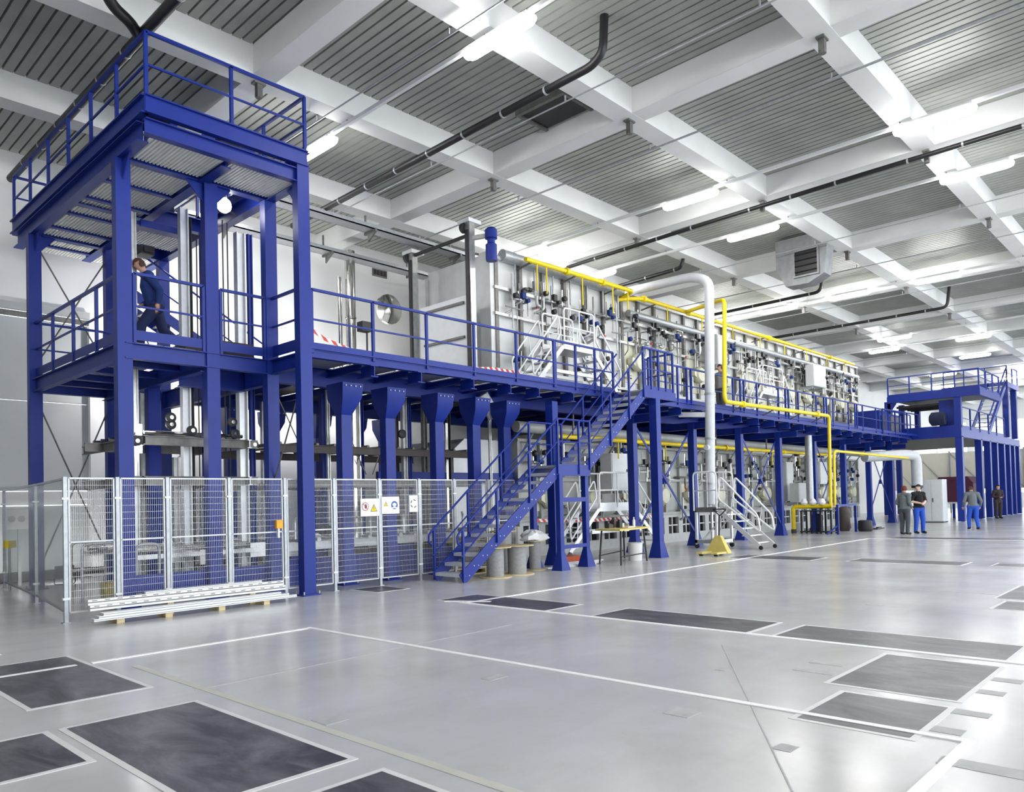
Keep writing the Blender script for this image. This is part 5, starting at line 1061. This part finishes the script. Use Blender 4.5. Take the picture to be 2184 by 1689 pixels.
# ------------------------------------------------------------------ people
def person(lab, loc, face, pose, top_m, leg_m, hair_m='hair', skin='skin', h=1.75, extra=None):
    """pose: dict of joint positions for a figure facing +x, metres for a 1.75 m person"""
    J = dict(hip=(0,0,.95), chest=(.0,0,1.32), neck=(0,0,1.5), head=(.02,0,1.64))
    J.update(shL=(0,.185,1.43), shR=(0,-.185,1.43), elL=(-.03,.24,1.14), elR=(-.03,-.24,1.14), haL=(.06,.24,.9), haR=(.06,-.24,.9))
    J.update(hiL=(0,.1,.92), hiR=(0,-.1,.92), knL=(.02,.11,.5), knR=(.02,-.11,.5), anL=(-.02,.11,.09), anR=(-.02,-.11,.09))
    J.update(pose); k = h/1.75; J = {a: V(b) for a, b in J.items()}; segs = []
    def seg(a, b, ra, rb, c): segs.append((J[a] if isinstance(a, str) else V(a), J[b] if isinstance(b, str) else V(b), ra, rb, c))
    seg('hip', 'chest', .145, .155, 'top'); seg('chest', 'neck', .15, .07, 'top'); seg('shL', 'shR', .085, .085, 'top'); seg('neck', 'head', .055, .06, 'skin')
    up = (J['head']-J['neck']).normalized(); fw = V(1, 0, 0) if 'look' not in J else J['look'].normalized()
    seg(J['head'], J['head']+up*.055, .085, .088, 'skin'); seg(J['head']-up*.05+fw*.03, J['head']+fw*.03, .05, .07, 'skin'); seg(J['head']+fw*.07, J['head']+fw*.105-up*.015, .02, .016, 'skin')
    sd = up.cross(fw)
    for s_ in (-1, 1): seg(J['head']+sd*.085*s_, J['head']+sd*.095*s_+up*.03, .015, .018, 'skin')
    for s_ in 'LR':
        seg('sh'+s_, 'el'+s_, .065, .05, 'top'); e_, a_ = J['el'+s_], J['ha'+s_]; wr = e_+(a_-e_)*.95
        seg(e_, wr, .05, .034, 'top' if top_m != 'tshirt' else 'skin'); d_ = (a_-e_).normalized(); sg = 1 if s_ == 'L' else -1
        seg(wr, wr+d_*.08, .03, .036, 'skin'); lat = V(0, 0, 1).cross(d_); lat = lat.normalized() if lat.length > .1 else V(1, 0, 0)
        for f_ in range(4): st_ = wr+d_*.09+lat*(-.028+.019*f_); seg(st_, st_+d_*(.06+.014*(f_ in (1, 2)))+V(.012, -sg*.01, -.01), .010, .008, 'skin')
        seg(wr+d_*.03+lat*.03, wr+d_*.075+lat*.055, .012, .010, 'skin')
        seg('hip', 'hi'+s_, .14, .12, 'leg'); seg('hi'+s_, 'kn'+s_, .105, .075, 'leg'); seg('kn'+s_, 'an'+s_, .072, .055, 'leg')
        an = J['an'+s_]; seg(an-V(.03, 0, .03), an+V(.15, 0, -.045), .045, .038, 'shoe')
    m = MB()
    for a, b, ra, rb, c in segs:
        d = b-a; L = d.length; u_ = d.normalized() if L > 1e-6 else V(0, 0, 1); pts = []; rr = []
        for t_ in (-1, -.7, 0): pts.append(a+u_*ra*t_); rr.append(ra*math.sqrt(max(.02, 1-t_*t_)))
        for t_ in (0, .7, 1): pts.append(b+u_*rb*t_+u_*1e-4); rr.append(rb*math.sqrt(max(.02, 1-t_*t_)))
        m.tube(pts, 0, 10, rr)
    tmp = bpy.data.objects.new('tmp', m.mesh('tmp', skin)); COL.objects.link(tmp)
    md = tmp.modifiers.new('r', 'REMESH'); md.mode = 'VOXEL'; md.voxel_size = .0135; sm_ = tmp.modifiers.new('s', 'SMOOTH'); sm_.iterations = 3; sm_.factor = .5
    dg = bpy.context.evaluated_depsgraph_get(); me = bpy.data.meshes.new_from_object(tmp.evaluated_get(dg)); bpy.data.objects.remove(tmp)
    cls = []
    for v in me.vertices:
        best = None; bd = 9
        for a, b, ra, rb, c in segs:
            d = b-a; t_ = max(0, min(1, (v.co-a).dot(d)/max(1e-9, d.length_squared))); q_ = (v.co-a-d*t_).length-(ra+(rb-ra)*t_)
            if q_ < bd: bd = q_; best = c
        if best == 'top' and v.co.z < J['hip'].z-.01: best = 'leg'
        if best == 'leg' and v.co.z > J['hip'].z+.0: best = 'top'
        if best == 'skin' and (v.co-J['head']).dot(up) > -.03+.09*max(0, (v.co-J['head']).normalized().dot(fw)+.15)/1.0 and (v.co-J['head']).length < .2 and ((v.co-J['head']).dot(fw) < .02 or (v.co-J['head']).dot(up) > .075): best = 'hair'
        cls.append(best)
    root = thing('person', lab, 'person', loc, 'people at work in the hall'); root.rotation_euler.z = face; root.scale = (k, k, k)
    me.polygons.foreach_set('use_smooth', [True]*len(me.polygons)); me.materials.clear(); me.materials.append(M[skin]); me.name = 'body'
    bo = bpy.data.objects.new('body', me); COL.objects.link(bo); bo.parent = root
    for nm, c, mt, off in (('jacket' if top_m != 'tshirt' else 'shirt', 'top', top_m, .014), ('trousers', 'leg', leg_m, .012), ('shoes', 'shoe', 'shoe', .006), ('hair', 'hair', hair_m, .014)):
        idx = {}; vs = []; fs = []
        for p_ in me.polygons:
            if sum(cls[i] == c for i in p_.vertices)*2 < len(p_.vertices): continue
            f_ = []
            for i in p_.vertices:
                if i not in idx: idx[i] = len(vs); vs.append(me.vertices[i].co+me.vertices[i].normal*off)
                f_.append(idx[i])
            fs.append(f_)
        if not vs: continue
        m2 = bpy.data.meshes.new(nm); m2.from_pydata(vs, [], fs); m2.polygons.foreach_set('use_smooth', [True]*len(fs)); m2.materials.append(M[mt])
        o2 = bpy.data.objects.new(nm, m2); COL.objects.link(o2); o2.parent = root
    return root
toward = math.atan2(-.6865, -.727)
q = fl(1931, 1140); person('man in a grey jacket and dark trousers, standing with his back turned', (q.x, q.y, 0), R(-20), dict(haL=(.12,.2,1.0), haR=(.12,-.2,1.0), elL=(-.06,.25,1.15), elR=(-.06,-.25,1.15)), 'jacketgrey', 'trgrey', 'hairr', h=1.72)
q = fl(1961, 1138); person('man in a black shirt and blue trousers, hands folded in front', (q.x, q.y, 0), toward+R(8), dict(elL=(.0,.28,1.17), elR=(.0,-.28,1.17), haL=(.24,.02,1.08), haR=(.22,-.06,1.1), look=(.6,-.8,0), knL=(.03,.14,.5), anL=(-.02,.16,.09), anR=(-.02,-.13,.09)), 'tshirt', 'trblue', 'hairb', 'skinp', 1.76)
q = fl(2077, 1129); person('man in a grey jacket and blue trousers walking away by the far tower', (q.x, q.y, 0), toward+R(165), dict(chest=(.06,0,1.3), neck=(.12,0,1.46), head=(.2,0,1.57), shL=(.08,.2,1.4), shR=(.08,-.2,1.4), elL=(.02,.3,1.12), elR=(.02,-.3,1.12), haL=(.15,.3,.92), haR=(.15,-.3,.92), anL=(.06,.14,.09), anR=(-.12,-.13,.09), knL=(.1,.13,.5)), 'jacketgrey', 'trblue', 'hair', h=1.72)
q = fl(2130, 1106); person('person in dark brown clothes with hands joined, by the far columns', (q.x, q.y, 0), toward, dict(elL=(.0,.27,1.17), elR=(.0,-.27,1.17), haL=(.24,.03,1.12), haR=(.22,-.05,1.12)), 'jkdark', 'jkdark', 'hairb', h=1.75)
q = atY(330, 640, 14.0); person('man in a blue jacket striding along the tower walkway', (q.x+.02, 14.0, ZP+.0), R(180)+R(-18), dict(hip=(0,0,.9), chest=(.1,0,1.26), neck=(.16,0,1.44), head=(.24,0,1.58), shL=(.12,.18,1.38), shR=(.12,-.18,1.38), elL=(-.05,.25,1.12), elR=(.0,-.25,1.1), haL=(-.02,.22,.9), haR=(.2,-.2,.95), hiL=(0,.09,.88), hiR=(0,-.09,.88), knL=(.24,.1,.52), anL=(.26,.1,.1), knR=(-.12,-.1,.5), anR=(-.5,-.1,.2)), 'jkblue', 'jeans', 'hair', h=1.78)
q = atY(1536, 780, 12.6); person('worker in a checked shirt on the upper platform behind the yellow riser', (q.x, 12.6, ZP), R(160), dict(), 'checked', 'trgrey', 'hair', h=1.7)
